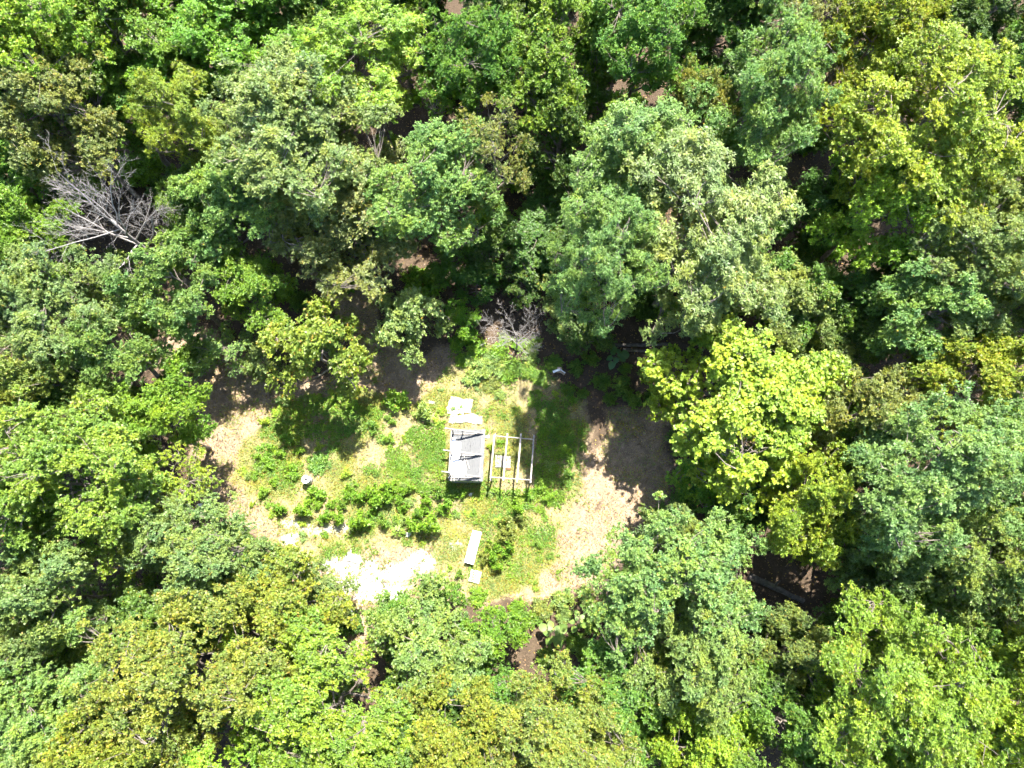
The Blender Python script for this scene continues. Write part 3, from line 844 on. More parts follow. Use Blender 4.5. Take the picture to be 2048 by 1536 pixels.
while n_small < 95:
    x, y = g.uniform(480, 1180), g.uniform(760, 1210)
    q = P(x, y)
    if not inside(GRASS, np.array([q.x]), np.array([q.y]))[0] or (885 < x < 1075 and 785 < y < 970) or (920 < x < 970 and 1050 < y < 1175) or (600 < x < 870 and y > 1095):
        continue
    n_small += 1
    shrub('small weed scattered in the grass of the clearing', x, y, g.uniform(6, 12), ['bright', 'yellow', 'pale', 'green', 'lime'][n_small % 5], 'weed', 'small_weed', 'plant', 'small weeds in the grass', zs=g.uniform(0.5, 1.0))
# undergrowth in the wood
g = np.random.default_rng(77)
def in_clearing(x, y, m=0.0):
    return ((x - 840) / (470 + m)) ** 2 + ((y - 910) / (290 + m)) ** 2 < 1 or (1180 < x < 1350 and 640 < y < 1110) or (940 < x < 1260 and 1090 < y < 1370)
spots = []
tries = 0
while len(spots) < 52 and tries < 6000:          # shaded second layer of trees, evenly spread on the ground
    tries += 1
    x, y = g.uniform(-60, 2110), g.uniform(-330, 1500)
    q = P(x, y)
    if in_clearing(x, y, 60) or any((q - w).length < 4.4 for w in spots) or (150 < x < 420 and 330 < y < 560):
        continue
    spots.append(q)
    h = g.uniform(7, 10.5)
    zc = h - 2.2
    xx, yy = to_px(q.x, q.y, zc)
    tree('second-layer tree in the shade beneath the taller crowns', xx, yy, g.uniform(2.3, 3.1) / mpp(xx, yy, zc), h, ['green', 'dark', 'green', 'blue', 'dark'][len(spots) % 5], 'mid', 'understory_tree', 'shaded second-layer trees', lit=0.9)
n_under = 0
while n_under < 200:
    x, y = g.uniform(-40, 2090), g.uniform(-60, 1560)
    if in_clearing(x, y):
        continue
    n_under += 1
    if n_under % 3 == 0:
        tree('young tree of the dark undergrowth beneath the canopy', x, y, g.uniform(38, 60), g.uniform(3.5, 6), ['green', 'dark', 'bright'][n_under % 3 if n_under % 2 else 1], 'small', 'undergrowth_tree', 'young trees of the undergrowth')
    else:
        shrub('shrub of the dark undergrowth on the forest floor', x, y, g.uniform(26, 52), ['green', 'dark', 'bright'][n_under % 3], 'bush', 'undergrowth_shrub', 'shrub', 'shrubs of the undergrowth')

# ------------------------------------------------------------------ ground cover, grass, litter
g = np.random.default_rng(5)
def scatter(n, x0, x1, y0, y1, keep):
    X = g.uniform(x0, x1, n); Y = g.uniform(y0, y1, n)
    k = keep(X, Y)
    return X[k], Y[k]
def grass_mesh(name, X, Y, hmin, hmax, wid, lean=(25, 75)):
    n = len(X)
    az = g.uniform(0, 6.283, n) 
    ln = np.radians(g.uniform(lean[0], lean[1], n))
    L = g.uniform(hmin, hmax, n)
    dx, dy = np.cos(az) * np.sin(ln), np.sin(az) * np.sin(ln)
    dz = np.cos(ln)
    z = ground_z(X, Y)
    sx, sy = -np.sin(az) * wid, np.cos(az) * wid
    b = np.stack([X, Y, z], 1)
    m = b + np.stack([dx * L * 0.5, dy * L * 0.5, dz * L * 0.6], 1)
    t = b + np.stack([dx * L, dy * L, dz * L * 0.85], 1)
    s = np.stack([sx, sy, np.zeros(n)], 1)
    V = np.stack([b, m - s, t, m + s], 1).reshape(-1, 3)
    lv = np.stack([g.uniform(0, 1, n), fbm(X, Y, 0.8, 90) * 1.6 - 0.3 + g.normal(0, 0.1, n), g.uniform(0, 1, n)], 1)
    return leaf_mesh(name, V, np.clip(lv, 0, 1), GRASSM)
def keep_grass(X, Y):
    t, gr, w = zones(X, Y)
    dens = np.clip((fbm(X, Y, 0.5, 40) - 0.30) * 3.2, 0.12, 1.0)
    gr = np.maximum(gr, (t > 0.5) & (fbm(X, Y, 0.7, 260) > 0.50) & (g.uniform(0, 1, X.shape) < 0.45))
    return (gr > 0.5) & (g.uniform(0, 1, X.shape) < np.where(w > 0.5, 0.25 * (fbm(X, Y, 1.4, 200) > 0.5), dens))
X, Y = scatter(250000, -24, 12, -6, 20, keep_grass)
go = obj('grass', grass_mesh('grass', X, Y, 0.12, 0.40, 0.014))
go.color = (0.20, 0.255, 0.055, 0.22)
go['kind'] = 'stuff'; go['label'] = 'green and straw-coloured grass covering the clearing'
def keep_dry(X, Y):
    t, gr, w = zones(X, Y)
    return (np.maximum(t, gr) > 0.5) & (w < 0.5) & (g.uniform(0, 1, X.shape) < np.clip((0.62 - fbm(X, Y, 0.5, 40)) * 2.2, 0.05, 1))
X, Y = scatter(70000, -26, 14, -8, 24, keep_dry)
do = obj('dry_grass', grass_mesh('dry_grass', X, Y, 0.08, 0.26, 0.008, (50, 86)))
do.color = (0.40, 0.31, 0.15, 0.0)
do['kind'] = 'stuff'; do['label'] = 'thin dry straw lying on the tan soil'
# creeping leafy cover: left of the shed, right of the frame, in the lone tree's shade
COVER = [poly_px(p) for p in ([(770, 880), (830, 850), (895, 850), (898, 970), (850, 990), (790, 960)], [(1060, 790), (1130, 800), (1150, 900), (1130, 1010), (1075, 1000), (1072, 870)],
                              [(560, 800), (700, 790), (770, 830), (690, 880), (600, 880)], [(900, 850), (990, 850), (985, 862), (900, 858)], [(940, 975), (1070, 975), (1090, 1020), (1000, 1030), (950, 1010)])]
def keep_cover(X, Y):
    k = keep_grass(X, Y) & (fbm(X, Y, 0.8, 140) > 0.55) & (g.uniform(0, 1, X.shape) < 0.55)
    wx = X + (fbm(X, Y, 1.0, 3) - 0.5) * 1.4; wy = Y + (fbm(X, Y, 1.0, 9) - 0.5) * 1.4
    for p in COVER:
        k |= inside(p, wx, wy)
    return k & (g.uniform(0, 1, X.shape) < np.clip((fbm(X, Y, 1.2, 33) - 0.25) * 3, 0.1, 1)) & ~((X > -4.75) & (X < -1.9) & (Y > 6.3) & (Y < 10.9))
X, Y = scatter(90000, -19, 6, -3, 16, keep_cover)
hgt = 0.06 + 0.34 * fbm(X, Y, 1.3, 61) * g.uniform(0.5, 1.0, len(X))
pos = np.stack([X, Y, ground_z(X, Y) + hgt], 1)
ax = np.stack([g.normal(0, 0.35, len(X)), g.normal(0, 0.35, len(X)), np.ones(len(X))], 1)
V, lv = sprays(pos, ax, 5, 0.10, 0.06, g, (60, 100), 0.1, clump=np.clip(fbm(X, Y, 1.0, 66) * 1.4 - 0.2, 0, 1))
co = obj('ground_cover', leaf_mesh('ground_cover', V, lv, LEAF))
co.color = (0.145, 0.255, 0.030, 0.01)
co['kind'] = 'stuff'; co['label'] = 'low bright green creeping plants carpeting the ground by the shed'
# fallen leaves on the forest floor and the tan soil
def keep_litter(X, Y):
    t, gr, w = zones(X, Y)
    return (gr < 0.5) & (g.uniform(0, 1, X.shape) < np.where(w > 0.5, 0.25, np.where(t > 0.5, 0.5, 1.0)))
X, Y = scatter(52000, -38, 36, -14, 40, keep_litter)
n = len(X)
pos = np.stack([X, Y, ground_z(X, Y) + g.uniform(0.01, 0.05, n)], 1)
ax = np.stack([g.normal(0, 0.3, n), g.normal(0, 0.3, n), np.ones(n)], 1)
V, lv = sprays(pos, ax, 1, 0.13, 0.075, g, (80, 100))
lo = obj('leaf_litter', leaf_mesh('leaf_litter', V, lv, GRASSM))
lo.color = (0.22, 0.135, 0.08, 0.25)
lo['kind'] = 'stuff'; lo['label'] = 'brown fallen leaves scattered over the forest floor'
def keep_bits(X, Y):
    t, gr, w = zones(X, Y)
    return (t > 0.5) & (g.uniform(0, 1, X.shape) < np.where((gr > 0.5) | (w > 0.5), 0.25, np.clip((fbm(X, Y, 0.9, 270) - 0.22) * 2.2, 0.1, 1)))
X, Y = scatter(125000, -24, 12, -6, 22, keep_bits)
n = len(X)
pos = np.stack([X, Y, ground_z(X, Y) + g.uniform(0.008, 0.03, n)], 1)
ax = np.stack([g.normal(0, 0.25, n), g.normal(0, 0.25, n), np.ones(n)], 1)
V, lv = sprays(pos, ax, 1, 0.12, 0.055, g, (80, 100))
so = obj('soil_litter', leaf_mesh('soil_litter', V, lv, GRASSM))
so.color = (0.165, 0.115, 0.075, 0.15)
so['kind'] = 'stuff'; so['label'] = 'dry leaf scraps and bits of twig strewn over the tan soil'
# loose white stones on the gravel
X, Y = scatter(26000, -18, 0, -4, 6, lambda X, Y: zones(X, Y)[2] > 0.5)
n = len(X)
sc_ = g.uniform(0.012, 0.04, n)
octv = np.array([[1, 0, 0], [0, 1, 0], [-1, 0, 0], [0, -1, 0], [0, 0, 0.8], [0, 0, -0.4]], float)
rot = g.uniform(0, 6.283, n)
vv = octv[None] * sc_[:, None, None] * g.uniform(0.6, 1.3, (n, 6, 1))
cx, cy = np.cos(rot)[:, None], np.sin(rot)[:, None]
vx = vv[..., 0] * cx - vv[..., 1] * cy + X[:, None]
vy = vv[..., 0] * cy + vv[..., 1] * cx + Y[:, None]
vz = vv[..., 2] + ground_z(X, Y)[:, None]
vs_ = np.stack([vx, vy, vz], -1).reshape(-1, 3)
ft = np.array([[0, 1, 4], [1, 2, 4], [2, 3, 4], [3, 0, 4], [1, 0, 5], [2, 1, 5], [3, 2, 5], [0, 3, 5]])
fs_ = (ft[None] + (np.arange(n) * 6)[:, None, None]).reshape(-1, 3)
pme = bpy.data.meshes.new('gravel')
pme.vertices.add(len(vs_)); pme.vertices.foreach_set('co', vs_.astype(np.float32).ravel())
pme.loops.add(fs_.size); pme.loops.foreach_set('vertex_index', fs_.astype(np.int32).ravel())
pme.polygons.add(len(fs_)); pme.polygons.foreach_set('loop_start', np.arange(0, fs_.size, 3, dtype=np.int32))
pme.update(calc_edges=True)
pme.materials.append(PALESTONE)
gvl = obj('gravel', pme)
gvl['kind'] = 'stuff'; gvl['label'] = 'sun-bleached white gravel at the bottom of the clearing'

# ------------------------------------------------------------------ shed with the unfinished rafters
ZD = 2.0
def S(px, py, z):
    return P(px, py, z)
c = P(934, 911, 0)
SHED = Vector((P(934, 910, ZD).x, P(934, 910, ZD).y, 0))
shed = thing('shed', 'small shed with grey boarded roof and bleached rafters sticking out at its left', 'shed', SHED)
TL, TR, BR_, BL_ = S(903, 859, ZD), S(971.5, 859, ZD), S(965.5, 962, ZD), S(897, 961, ZD)
def quad(u, v, z):
    p = TL.lerp(TR, u).lerp(BL_.lerp(BR_, u), v)
    return Vector((p.x, p.y, z))
# walls, a little inside the roof edge
for (a, b_) in (((0.05, 0.97), (0.93, 0.97)), ((0.93, 0.03), (0.93, 0.95)), ((0.05, 0.03), (0.91, 0.03)), ((0.05, 0.05), (0.05, 0.95))):
    p0, p1 = quad(*a, 0.9), quad(*b_, 0.9)
    beam('wall', p0, p1, 0.05, 1.9, WALLWOOD, shed, SHED)
nb = 20
roof = beam('roof', quad(0.02, 0.5, ZD - 0.06), quad(0.98, 0.5, ZD - 0.06), 3.50, 0.05, GREYBOARD, shed, SHED)
for i in range(nb):
    u = (i + 0.5) / nb * 0.9
    beam('roof_board', quad(u, -0.005 + 0.006 * (i % 3), ZD - 0.018), quad(u, 1.005 - 0.006 * ((i * 2) % 3), ZD - 0.018), 0.9 * 2.28 / nb - 0.012, 0.024 + 0.005 * (i % 2), GREYBOARD, roof, SHED)
beam('roof_edge', quad(0.955, -0.01, ZD - 0.01), quad(0.955, 1.01, ZD - 0.01), 0.17, 0.06, FASCIA, shed, SHED)
beam('roof_batten', quad(0.905, 0.0, ZD + 0.012), quad(0.905, 1.0, ZD + 0.012), 0.035, 0.03, WHITEWOOD, shed, SHED)
raft = [((966, 866.5), (889, 856)), ((963, 909.5), (886, 900)), ((960.5, 954), (883, 942.5))]
for (rx, ry), (lx, ly) in raft:
    a = S(rx, ry, ZD + 0.09); b_ = S(lx, ly, ZD + 1.55)
    beam('rafter', a, b_, 0.085, 0.10, WHITEWOOD, shed, SHED)
    a2 = a + Vector((-0.02, -0.05, -0.03)); b2 = Vector((S(lx + 13, ly + 10, ZD).x, a.y - 0.04, ZD + 0.05))
    beam('tie_beam', a2, b2, 0.06, 0.07, WHITEWOOD, shed, SHED)
    m = a.lerp(b_, 0.56)
    beam('strut', Vector((m.x + 0.02, a2.y, ZD + 0.03)), Vector((m.x, m.y, m.z - 0.02)), 0.06, 0.06, WHITEWOOD, shed, SHED)
h0, h1 = S(902.5, 857, ZD + 1.2), S(895.5, 946, ZD + 1.2)
hz = 1.24
pts_h = []
for (rx, ry), (lx, ly) in raft:
    a = S(rx, ry, ZD + 0.09); b_ = S(lx, ly, ZD + 1.55)
    pts_h.append(a.lerp(b_, 0.82))
beam('header_beam', pts_h[0] + Vector((0, 0.08, -0.09)), pts_h[2] + Vector((0, -0.08, -0.09)), 0.06, 0.09, WHITEWOOD, shed, SHED)
for p in pts_h:
    beam('post', Vector((p.x + 0.02, p.y - 0.05, 0.0)), Vector((p.x + 0.02, p.y - 0.05, p.z - 0.06)), 0.08, 0.08, WHITEWOOD, shed, SHED)

def loose(name, label, cat, pts, z, th, mat, rag=0.0, seg=1, lift=None, group=None):
    ctr = sum((Vector(p) for p in pts), Vector((0, 0, 0))) / len(pts)
    org = Vector((ctr.x, ctr.y, z - th))
    o = slab(name, pts, z, th, mat, None, org, rag, seg, lift)
    o.location = org
    return tag(o, label, cat, group)
def pl(lst, z):
    return [S(x, y, z) for x, y in lst]
loose('scrap_panel', 'white panel on the shed roof between the upper and middle rafters', 'panel', pl([(904, 881), (921, 884), (923, 889), (919, 917), (901, 919)], ZD), ZD + 0.05, 0.03, WHITESHEET, 0.02, 3)
loose('scrap_panel', 'white panel on the shed roof just below the middle rafter', 'panel', pl([(900, 921), (921, 921), (925, 926), (917, 948), (898, 950)], ZD), ZD + 0.05, 0.03, WHITESHEET, 0.03, 3)
loose('scrap_panel', 'broken white panel piece near the lower rafter on the shed roof', 'panel', pl([(919, 924), (931, 922), (934, 936), (928, 955), (912, 957), (913, 946)], ZD), ZD + 0.085, 0.025, WHITESHEET, 0.05, 3)
loose('scrap_panel', 'small white square at the top left of the shed roof', 'panel', pl([(905, 876), (912, 876.5), (911.5, 882), (905, 881.5)], ZD), ZD + 0.082, 0.02, WHITESHEET, 0.01, 2)
def stick(label, a, b_, z0, z1, w=0.06, h=0.04, mat=WHITEWOOD, name='loose_board'):
    p0, p1 = P(*a, z0), P(*b_, z1)
    org = (p0 + p1) / 2
    vs, fs = beam_geo(p0 - org, p1 - org, w, h, Vector((0, 0, 1)), 0.004)
    o = obj(name, mesh_from(name, vs, fs, mat), None, org)
    return tag(o, label, 'board')
stick('short bleached board slanting over the middle of the shed roof', (933, 919), (939, 938), ZD + 0.13, ZD + 0.03)
stick('longer bleached board leaning toward the lower rafter on the shed roof', (927, 935), (937, 957), ZD + 0.13, ZD + 0.04)
stick('bleached board hanging over the lower edge of the shed roof', (909, 940), (908, 962), ZD + 0.14, ZD + 0.05)
stick('narrow board along the lower left corner of the shed roof', (904, 942), (902, 962), ZD + 0.14, ZD + 0.05)
stick('narrow board beside the middle strut of the shed roof', (928, 908), (929, 921), ZD + 0.06, ZD + 0.13)

# ------------------------------------------------------------------ open timber frame
ZP = 2.2
zb_ = [((990.5, 866.5), (981, 961.5), 0.055), ((1015, 867), (1006.5, 961.5), 0.115), ((1042, 867), (1034, 965), 0.115), ((1068, 870), (1061, 966), 0.10)]
FR = Vector((P(1025, 915, ZP).x, P(1025, 915, ZP).y, 0))
frame = thing('timber_frame', 'open pergola-like frame of bleached timber right of the shed', 'pergola', FR)
for (a, b_, w) in zb_:
    beam('beam', P(*a, ZP), P(*b_, ZP), w, 0.10, WHITEWOOD, frame, FR)
beam('beam', P(988, 870, ZP - 0.1), P(980, 957, ZP - 0.1), 0.05, 0.09, WHITEWOOD, frame, FR)
for (a, b_) in (((986.5, 871.5), (1069, 879)), ((980, 954), (1062, 960))):
    beam('cross_beam', P(*a, ZP - 0.12), P(*b_, ZP - 0.12), 0.06, 0.09, WHITEWOOD, frame, FR)
for (x, y) in ((988.5, 872), (1067.5, 878.5), (982, 954.5), (1061, 959.5)):
    p = P(x, y, ZP - 0.165)
    beam('post', Vector((p.x, p.y, -0.05)), p, 0.09, 0.09, WHITEWOOD, frame, FR)
# pallet under the frame
pc = [P(991, 911), P(1022, 913), P(1021, 936), P(990, 935)]
PO = sum(pc, Vector((0, 0, 0))) / 4
PO.z = gz(PO.x, PO.y) + 0.02
pal = thing('pallet', 'bleached slatted pallet lying under the timber frame', 'pallet', PO)
def pq(u, v, z):
    p = pc[0].lerp(pc[1], u).lerp(pc[3].lerp(pc[2], u), v)
    return Vector((p.x, p.y, z))
for v in (0.06, 0.5, 0.94):
    beam('bearer', pq(0, v, PO.z + 0.06), pq(1, v, PO.z + 0.06), 0.09, 0.10, PALLETW, pal, PO)
for i in range(8):
    u = (i + 0.5) / 8
    beam('slat', pq(u, 0, PO.z + 0.122), pq(u, 1, PO.z + 0.122), 0.10, 0.02, PALLETW, pal, PO)
p = P(1017, 937.5); zz = gz(p.x, p.y)
tag(slab('brick_block', [P(1012, 934.5), P(1021.5, 935), P(1021, 940), P(1012, 939.5)], zz + 0.12, 0.14, REDBRICK), 'dull dark red block at the lower end of the pallet', 'block')

# ------------------------------------------------------------------ white slabs, bench, drum and other loose things
loose('flat_slab', 'upper flat white slab above the shed', 'slab', [G(903, 793.5), G(945, 801), G(942, 826), G(921, 828.5), G(900, 829), G(896, 812)], 0.13, 0.16, CONCRETE, 0.06, 5)
loose('flat_slab', 'lower flat white slab above the shed, partly under grass', 'slab', [G(900, 831), G(922, 830.5), G(945, 827.5), G(966, 832), G(964, 849), G(931, 846), G(899, 846)], 0.10, 0.14, CONCRETE, 0.07, 5)
loose('flat_slab', 'small white fragment at the left of the lower slab above the shed', 'slab', [G(892, 815), G(899, 812), G(898, 828), G(895, 826)], 0.08, 0.1, CONCRETE, 0.03, 3)
loose('flat_slab', 'small pale slab on the dry soil left of the white slabs', 'slab', [G(856, 801), G(872, 803), G(870, 808), G(855, 806)], 0.07, 0.1, CONCRETE, 0.03, 3)
# bench
bq = [P(945.4, 1060.5, 0.48), P(963.5, 1064, 0.48), P(946.4, 1128.9, 0.48), P(928.8, 1125, 0.48)]
BO = sum(bq, Vector((0, 0, 0))) / 4; BO.z = 0
bench = thing('bench', 'long white bench standing in the grass below the shed', 'bench', BO)
def bp(u, v, z):
    p = bq[0].lerp(bq[1], u).lerp(bq[3].lerp(bq[2], u), v)
    return Vector((p.x, p.y, z))
wid = (bq[1] - bq[0]).length
beam('top', bp(0.5, 0, 0.455), bp(0.5, 1, 0.455), wid, 0.05, WHITESHEET, bench, BO)
for u in (0.07, 0.93):
    beam('side_board', bp(u, 0.03, 0.27), bp(u, 0.97, 0.27), 0.03, 0.31, WHITESHEET, bench, BO)
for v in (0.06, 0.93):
    beam('end_panel', bp(0.12, v, 0.20), bp(0.88, v, 0.20), 0.04, 0.44, SHADEPAINT, bench, BO)  # dark colour paints the shadow on the bench's end faces
loose('square_slab', 'square white slab at the lower end of the long white bench', 'slab', [G(942.5, 1138.6), G(963.5, 1143.5), G(958, 1167), G(936.6, 1162)], 0.16, 0.18, CONCRETE, 0.02, 3)
loose('concrete_block', 'single pale block lying below the white gravel', 'block', pl([(692, 1219), (711, 1219), (714, 1223), (694, 1226)], 0.25), 0.28, 0.34, CONCRETE, 0.015, 3)
loose('gravel_slab', 'thin white slab with a dark lower edge at the top of the gravel', 'slab', [G(699, 1106), G(723, 1110), G(721, 1127), G(694, 1122)], 0.10, 0.12, CONCRETE, 0.04, 4)
# drum
dp = P(618, 962)
DO = Vector((dp.x, dp.y, gz(dp.x, dp.y) - 0.02))
drum = thing('drum', 'rusty grey drum with a hole in its top among the weeds left of the shed', 'drum', DO)
def lathe(prof, n, mat, name, parent):
    V = []; F = []
    for (r_, z) in prof:
        for k in range(n):
            t = 2 * math.pi * k / n
            V.append(Vector((r_ * math.cos(t), r_ * math.sin(t), z)))
    for i in range(len(prof) - 1):
        for k in range(n):
            k2 = (k + 1) % n
            F.append((i * n + k, i * n + k2, (i + 1) * n + k2, (i + 1) * n + k))
    return obj(name, mesh_from(name, V, F, mat, True), parent)
lathe([(0.27, 0), (0.27, 0.28), (0.285, 0.30), (0.27, 0.32), (0.27, 0.58), (0.285, 0.60), (0.27, 0.62), (0.27, 0.86)], 28, DRUM, 'body', drum)
lathe([(0.272, 0.86), (0.295, 0.875), (0.285, 0.905), (0.22, 0.91), (0.11, 0.90), (0.10, 0.87), (0.10, 0.55)], 28, PALESTONE, 'rim', drum)
lathe([(0.10, 0.56), (0.02, 0.55), (0.001, 0.55)], 20, SHADEPAINT, 'inside', drum)  # dark colour paints the shade at the bottom of the hole
# stones
def rock(label, px, py, r_, mat, seed, flat=0.7, name='rock'):
    gg = np.random.default_rng(seed)
    V = []; F = []
    nu, nv = 12, 7
    amp = gg.uniform(0.75, 1.25, (nv + 1, nu))
    for j in range(nv + 1):
        ph = math.pi * j / nv
        for i in range(nu):
            th = 2 * math.pi * i / nu
            a = amp[j, i] if 0 < j < nv else 1.0
            V.append(Vector((r_ * math.sin(ph) * math.cos(th) * a * 1.2, r_ * math.sin(ph) * math.sin(th) * a * 0.8, r_ * flat * math.cos(ph) * (0.9 + 0.1 * a))))
    for j in range(nv):
        for i in range(nu):
            i2 = (i + 1) % nu
            F.append((j * nu + i, (j + 1) * nu + i, (j + 1) * nu + i2, j * nu + i2))
    p = G(px, py, r_ * flat * 0.5)
    o = obj(name, mesh_from(name, V, F, mat), None, p)
    o.rotation_euler = (0, 0, 0.4)
    return tag(o, label, 'rock')
rock('big grey rock among the trees below the white gravel', 592, 1262, 0.75, STONE, 3)
rock('pale rock at the lower left edge of the clearing', 400, 1012, 0.2, PALESTONE, 4)
rock('small flat stone in the shade under the shed\'s lower edge', 943, 989, 0.16, PALESTONE, 5, 0.4)
rock('small grey stone by the lime broad-leaved weed', 816, 1069, 0.2, PALESTONE, 6, 0.5)
rock('pale stone in the weed band below the shed', 708, 1053, 0.14, PALESTONE, 7, 0.6)
rock('white stone between shed and timber frame', 975, 874, 0.14, PALESTONE, 8, 0.6)
# broken panel in the brush
sp = [P(1105, 742, 0.4), P(1119, 737, 0.5), P(1131, 744, 0.4), P(1129, 747, 0.35), P(1118, 741, 0.45), P(1107, 747, 0.35)]
bo = P(1118, 745); bo.z = gz(bo.x, bo.y)
brk = thing('broken_crate', 'broken white and tan crate pieces in the shaded brush', 'crate', bo)
beam('white_side', P(1106, 744, 0.45), P(1120, 739, 0.62), 0.16, 0.04, WHITESHEET, brk, bo)
beam('white_edge', P(1121, 739, 0.60), P(1130.5, 746, 0.46), 0.07, 0.04, WHITESHEET, brk, bo)
beam('tan_side', P(1119.5, 742, 0.50), P(1129, 749, 0.38), 0.14, 0.03, TANBOARD, brk, bo)
beam('stand', Vector((bo.x, bo.y + 0.1, bo.z - 0.05)), Vector((bo.x, bo.y + 0.1, bo.z + 0.52)), 0.3, 0.3, TANBOARD, brk, bo)

# ------------------------------------------------------------------ logs
def log(label, pts, r0, r1, mat=LOGBARK, seed=0, stubs=0, name='fallen_log'):
    random.seed(seed)
    ps = [G(x, y, r0 * 0.7) for x, y in pts]
    org = ps[0].copy(); org.z -= r0 * 0.7
    fine = []
    for i in range(len(ps) - 1):
        for k in range(5):
            fine.append(ps[i].lerp(ps[i + 1], k / 5) - org + Vector((random.uniform(-1, 1), random.uniform(-1, 1), random.uniform(-1, 1))) * r0 * 0.15)
    fine.append(ps[-1] - org)
    n = len(fine)
    V, F = [], []
    tube(fine, [(r0 + (r1 - r0) * i / (n - 1)) * random.uniform(0.92, 1.08) for i in range(n)], 10, V, F)
    o = thing(name, label, 'log', org, 'fallen logs in the wood')
    obj('stem', mesh_from('stem', V, F, mat, True), o)
    for s in range(stubs):
        i = random.randrange(2, n - 2)
        d = Vector((random.uniform(-1, 1), random.uniform(-1, 1), 0.7)).normalized()
        V, F = [], []
        tube([fine[i], fine[i] + d * 0.35, fine[i] + d * 0.7 + Vector((0, 0, 0.15))], [r1 * 0.5, r1 * 0.4, r1 * 0.2], 6, V, F)
        obj('branch_stub', mesh_from('branch_stub', V, F, mat, True), o)
    return o
log('long dark log lying level in the shade above the lime tree', [(1212, 692), (1270, 690), (1340, 689)], 0.16, 0.12, seed=1, stubs=1)
log('shorter log just below the long one in the shade', [(1245, 700), (1298, 703)], 0.13, 0.11, seed=2)
log('thick mossy log in the gap at lower right', [(1497, 1152), (1545, 1174), (1605, 1202)], 0.24, 0.17, seed=3, stubs=2)
log('short log below the mossy one at lower right', [(1505, 1219), (1540, 1226)], 0.13, 0.10, seed=4)
log('leaning grey stem behind the big-leaved plants', [(1108, 1348), (1135, 1322)], 0.14, 0.10, DEADWOOD, 5)
log('grey weathered log poking out of the tree at the clearing\'s lower right corner', [(1240, 1202), (1300, 1197)], 0.15, 0.12, DEADWOOD, 6)

# ------------------------------------------------------------------ bare trees
def bare_tree(label, px, py, H, spread, seed, n_limb, depth=3, name='bare_tree', r0=0.11, lean=(0, 0), start=0.25, cat='tree'):
    random.seed(seed)
    V, F = [], []
    p = G(px, py)
    limbs = []
    def grow(a, d, L, r_, lev):
        n = 5 if lev < 2 else 3
        pts = [a]
        q = a.copy(); dd = d.copy()
        for i in range(n):
            dd = (dd + Vector((random.uniform(-1, 1), random.uniform(-1, 1), random.uniform(-0.5, 0.9))) * 0.17).normalized()
            q = q + dd * (L / n)
            pts.append(q.copy())
        tube(pts, [r_ * (1 - 0.75 * i / n) for i in range(n + 1)], 6 if lev == 0 else (4 if lev < 2 else 3), V, F, False)
        if lev < depth:
            kids = [7, 6, 4, 3][lev]
            for k in range(kids):
                t = 0.22 + 0.78 * (k + random.random()) / kids
                f = min(n - 1, int(t * n))
                s = pts[f].lerp(pts[f + 1], min(1.0, t * n - f))
                ax_ = (pts[f + 1] - pts[f]).normalized()
                pr = ax_.cross(Vector((random.uniform(-1, 1), random.uniform(-1, 1), random.uniform(-1, 1)))).normalized()
                nd = (ax_ * random.uniform(0.65, 1.1) + pr * 0.85 + Vector((0, 0, 0.12))).normalized()
                grow(s, nd, L * random.uniform(0.34, 0.58) * (1.15 - 0.45 * t), max(0.006, r_ * 0.36 * (1 - 0.5 * t)), lev + 1)
    tr = []
    TV, TF = [], []
    top = Vector((lean[0], lean[1], H * 0.62))
    path = curve_pts(Vector((0, 0, -0.2)), top, 0, 6, 0.25)
    rads = [r0 * (1 - 0.6 * i / 6) for i in range(7)]
    tube(path, rads, 7, TV, TF)
    for k in range(n_limb):
        t = start + (1 - start) * k / max(1, n_limb - 1)
        i = min(5, int(t * 6))
        s = path[i].lerp(path[i + 1], t * 6 - i)
        az = k * 2.39996 + random.uniform(-0.4, 0.4)
        el = random.uniform(0.25, 0.7) + 0.6 * t * t
        d = Vector((math.cos(az) * math.cos(el) + lean[0] * 0.08, math.sin(az) * math.cos(el) + lean[1] * 0.08, math.sin(el))).normalized()
        grow(s, d, spread * random.uniform(0.8, 1.2), rads[i] * 0.5, 0 if depth > 2 else 1)
    o = thing(name, label, cat, p, 'leafless trees and branches')
    obj('trunk', mesh_from('trunk', TV, TF, DEADWOOD, True), o)
    obj('branches', mesh_from('branches', V, F, DEADWOOD, True), o)
    return o
bare_tree('large leafless grey tree at upper left', 395, 580, 17.2, 4.6, 21, 11, 3, lean=(-0.8, 0.2), r0=0.2, start=0.62)
bare_tree('leafless pale bush at the upper edge of the clearing', 1028, 694, 5.6, 2.35, 22, 11, 3, 'bare_bush', 0.08, start=0.3, cat='bush')
bare_tree('leafless twiggy snag at the bottom right of centre', 1330, 1400, 9.0, 1.8, 23, 5, 2, 'bare_snag', 0.10, start=0.6)
bare_tree('pale forked snag in the dark gap above the lower right crown', 1868, 1262, 9.0, 1.4, 24, 4, 1, 'bare_snag', 0.13, start=0.7)
bare_tree('leafless twigs among the yellow-green tree at the clearing\'s left', 365, 985, 10.5, 2.2, 25, 9, 2, 'bare_snag', 0.10, start=0.6)

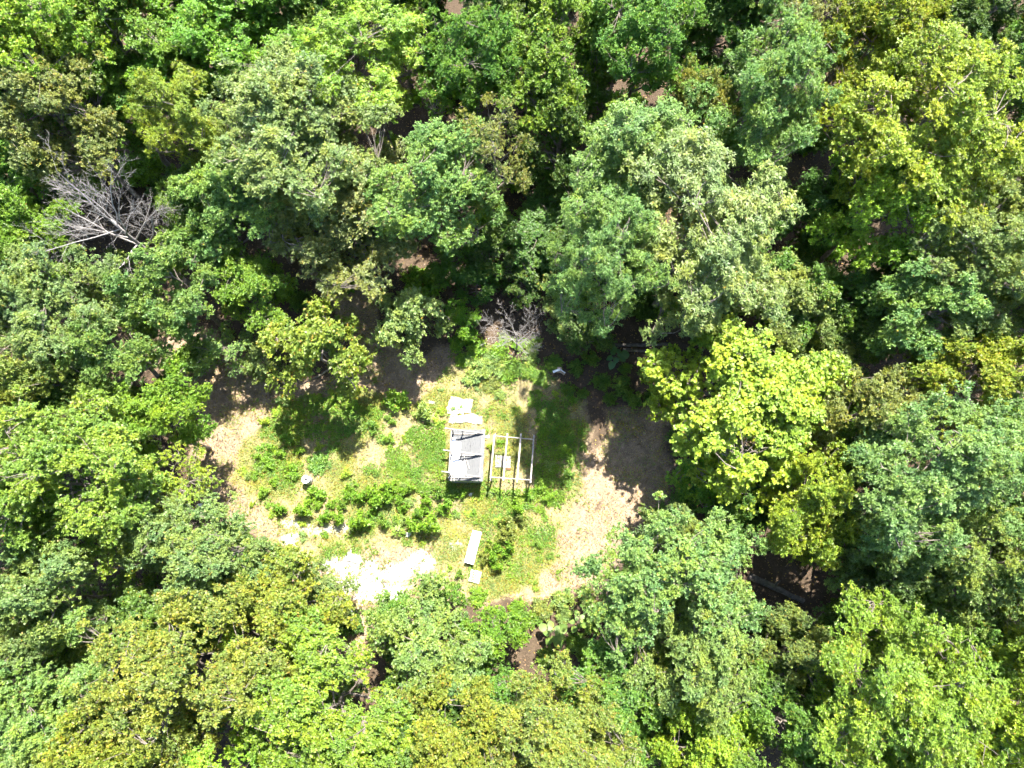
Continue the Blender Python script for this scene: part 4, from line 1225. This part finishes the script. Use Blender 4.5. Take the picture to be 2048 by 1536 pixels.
# ------------------------------------------------------------------ plants with large leaves
def big_leaf(L, W, cup):
    prof = [(0.0, 0.18), (-0.08, 0.5), (0.12, 0.9), (0.38, 1.0), (0.64, 0.8), (0.85, 0.42), (1.0, 0.0)]
    V, F = [], []
    for (t, w) in prof:
        z = -0.22 * t * t * L
        V.append(Vector((t * L, w * W / 2, z + cup * w * W)))
        V.append(Vector((max(t, 0) * L, 0, z)))
        V.append(Vector((t * L, -w * W / 2, z + cup * w * W)))
    for i in range(len(prof) - 1):
        a = i * 3
        F += [(a, a + 1, a + 4, a + 3), (a + 1, a + 2, a + 5, a + 4)]
    me = mesh_from('leaf', V, F, BIGLEAF, True)
    at = me.attributes.new('lv', 'FLOAT_VECTOR', 'FACE')
    at.data.foreach_set('vector', [0.5, 0.5, 0.5] * len(me.polygons))
    return me
BLM = [big_leaf(1.0, 0.95, 0.10), big_leaf(1.0, 0.85, -0.05), big_leaf(1.0, 1.0, 0.18)]
def leaf_plant(label, px, py, n, L, h, clr, seed, spread=0.5):
    random.seed(seed)
    p = G(px, py)
    o = thing('broad_leaved_plant', label, 'plant', p, 'plants with very large leaves')
    TV, TF = [], []
    tube(curve_pts(Vector((0, 0, -0.1)), Vector((0.05, 0.03, h)), 0, 4, 0.05), [0.03, 0.026, 0.022, 0.018, 0.012], 6, TV, TF)
    for k in range(n):
        az = k * 2.39996
        t = (k + 0.5) / n
        ln = L * (0.55 + 0.55 * t) * random.uniform(0.85, 1.1)
        rr = spread * (0.1 + 0.9 * t)
        z = h * (1.02 - 0.45 * t)
        b_ = Vector((math.cos(az) * rr, math.sin(az) * rr, z + 0.05))
        tube([Vector((0.04, 0.02, z - 0.12)), b_ * 0.5 + Vector((0, 0, z * 0.5)), b_], [0.010, 0.008, 0.007], 4, TV, TF, False)
        lf = obj('leaf', BLM[k % 3], o, b_)
        lf.rotation_euler = (random.uniform(-0.25, 0.25), random.uniform(-0.05, 0.35), az + random.uniform(-0.3, 0.3))
        lf.scale = (ln, ln, ln)
        v = random.uniform(0.85, 1.15)
        lf.color = (clr[0] * v, clr[1] * v, clr[2] * v, 0.0)
    obj('stem', mesh_from('stem', TV, TF, BARK, True), o)
leaf_plant('plant with the largest round lime leaves at the bottom of the clearing', 1104, 1262, 11, 0.62, 2.0, (0.15, 0.24, 0.05), 1, 0.55)
leaf_plant('smaller plant of round lime leaves right of the largest-leaved one', 1154, 1240, 8, 0.46, 1.6, (0.16, 0.25, 0.05), 2, 0.42)
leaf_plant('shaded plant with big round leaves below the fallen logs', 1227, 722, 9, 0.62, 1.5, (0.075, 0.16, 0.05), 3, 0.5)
leaf_plant('lime broad-leaved weed in the band below the shed', 797, 1062, 14, 0.26, 0.7, (0.17, 0.26, 0.035), 4, 0.34)
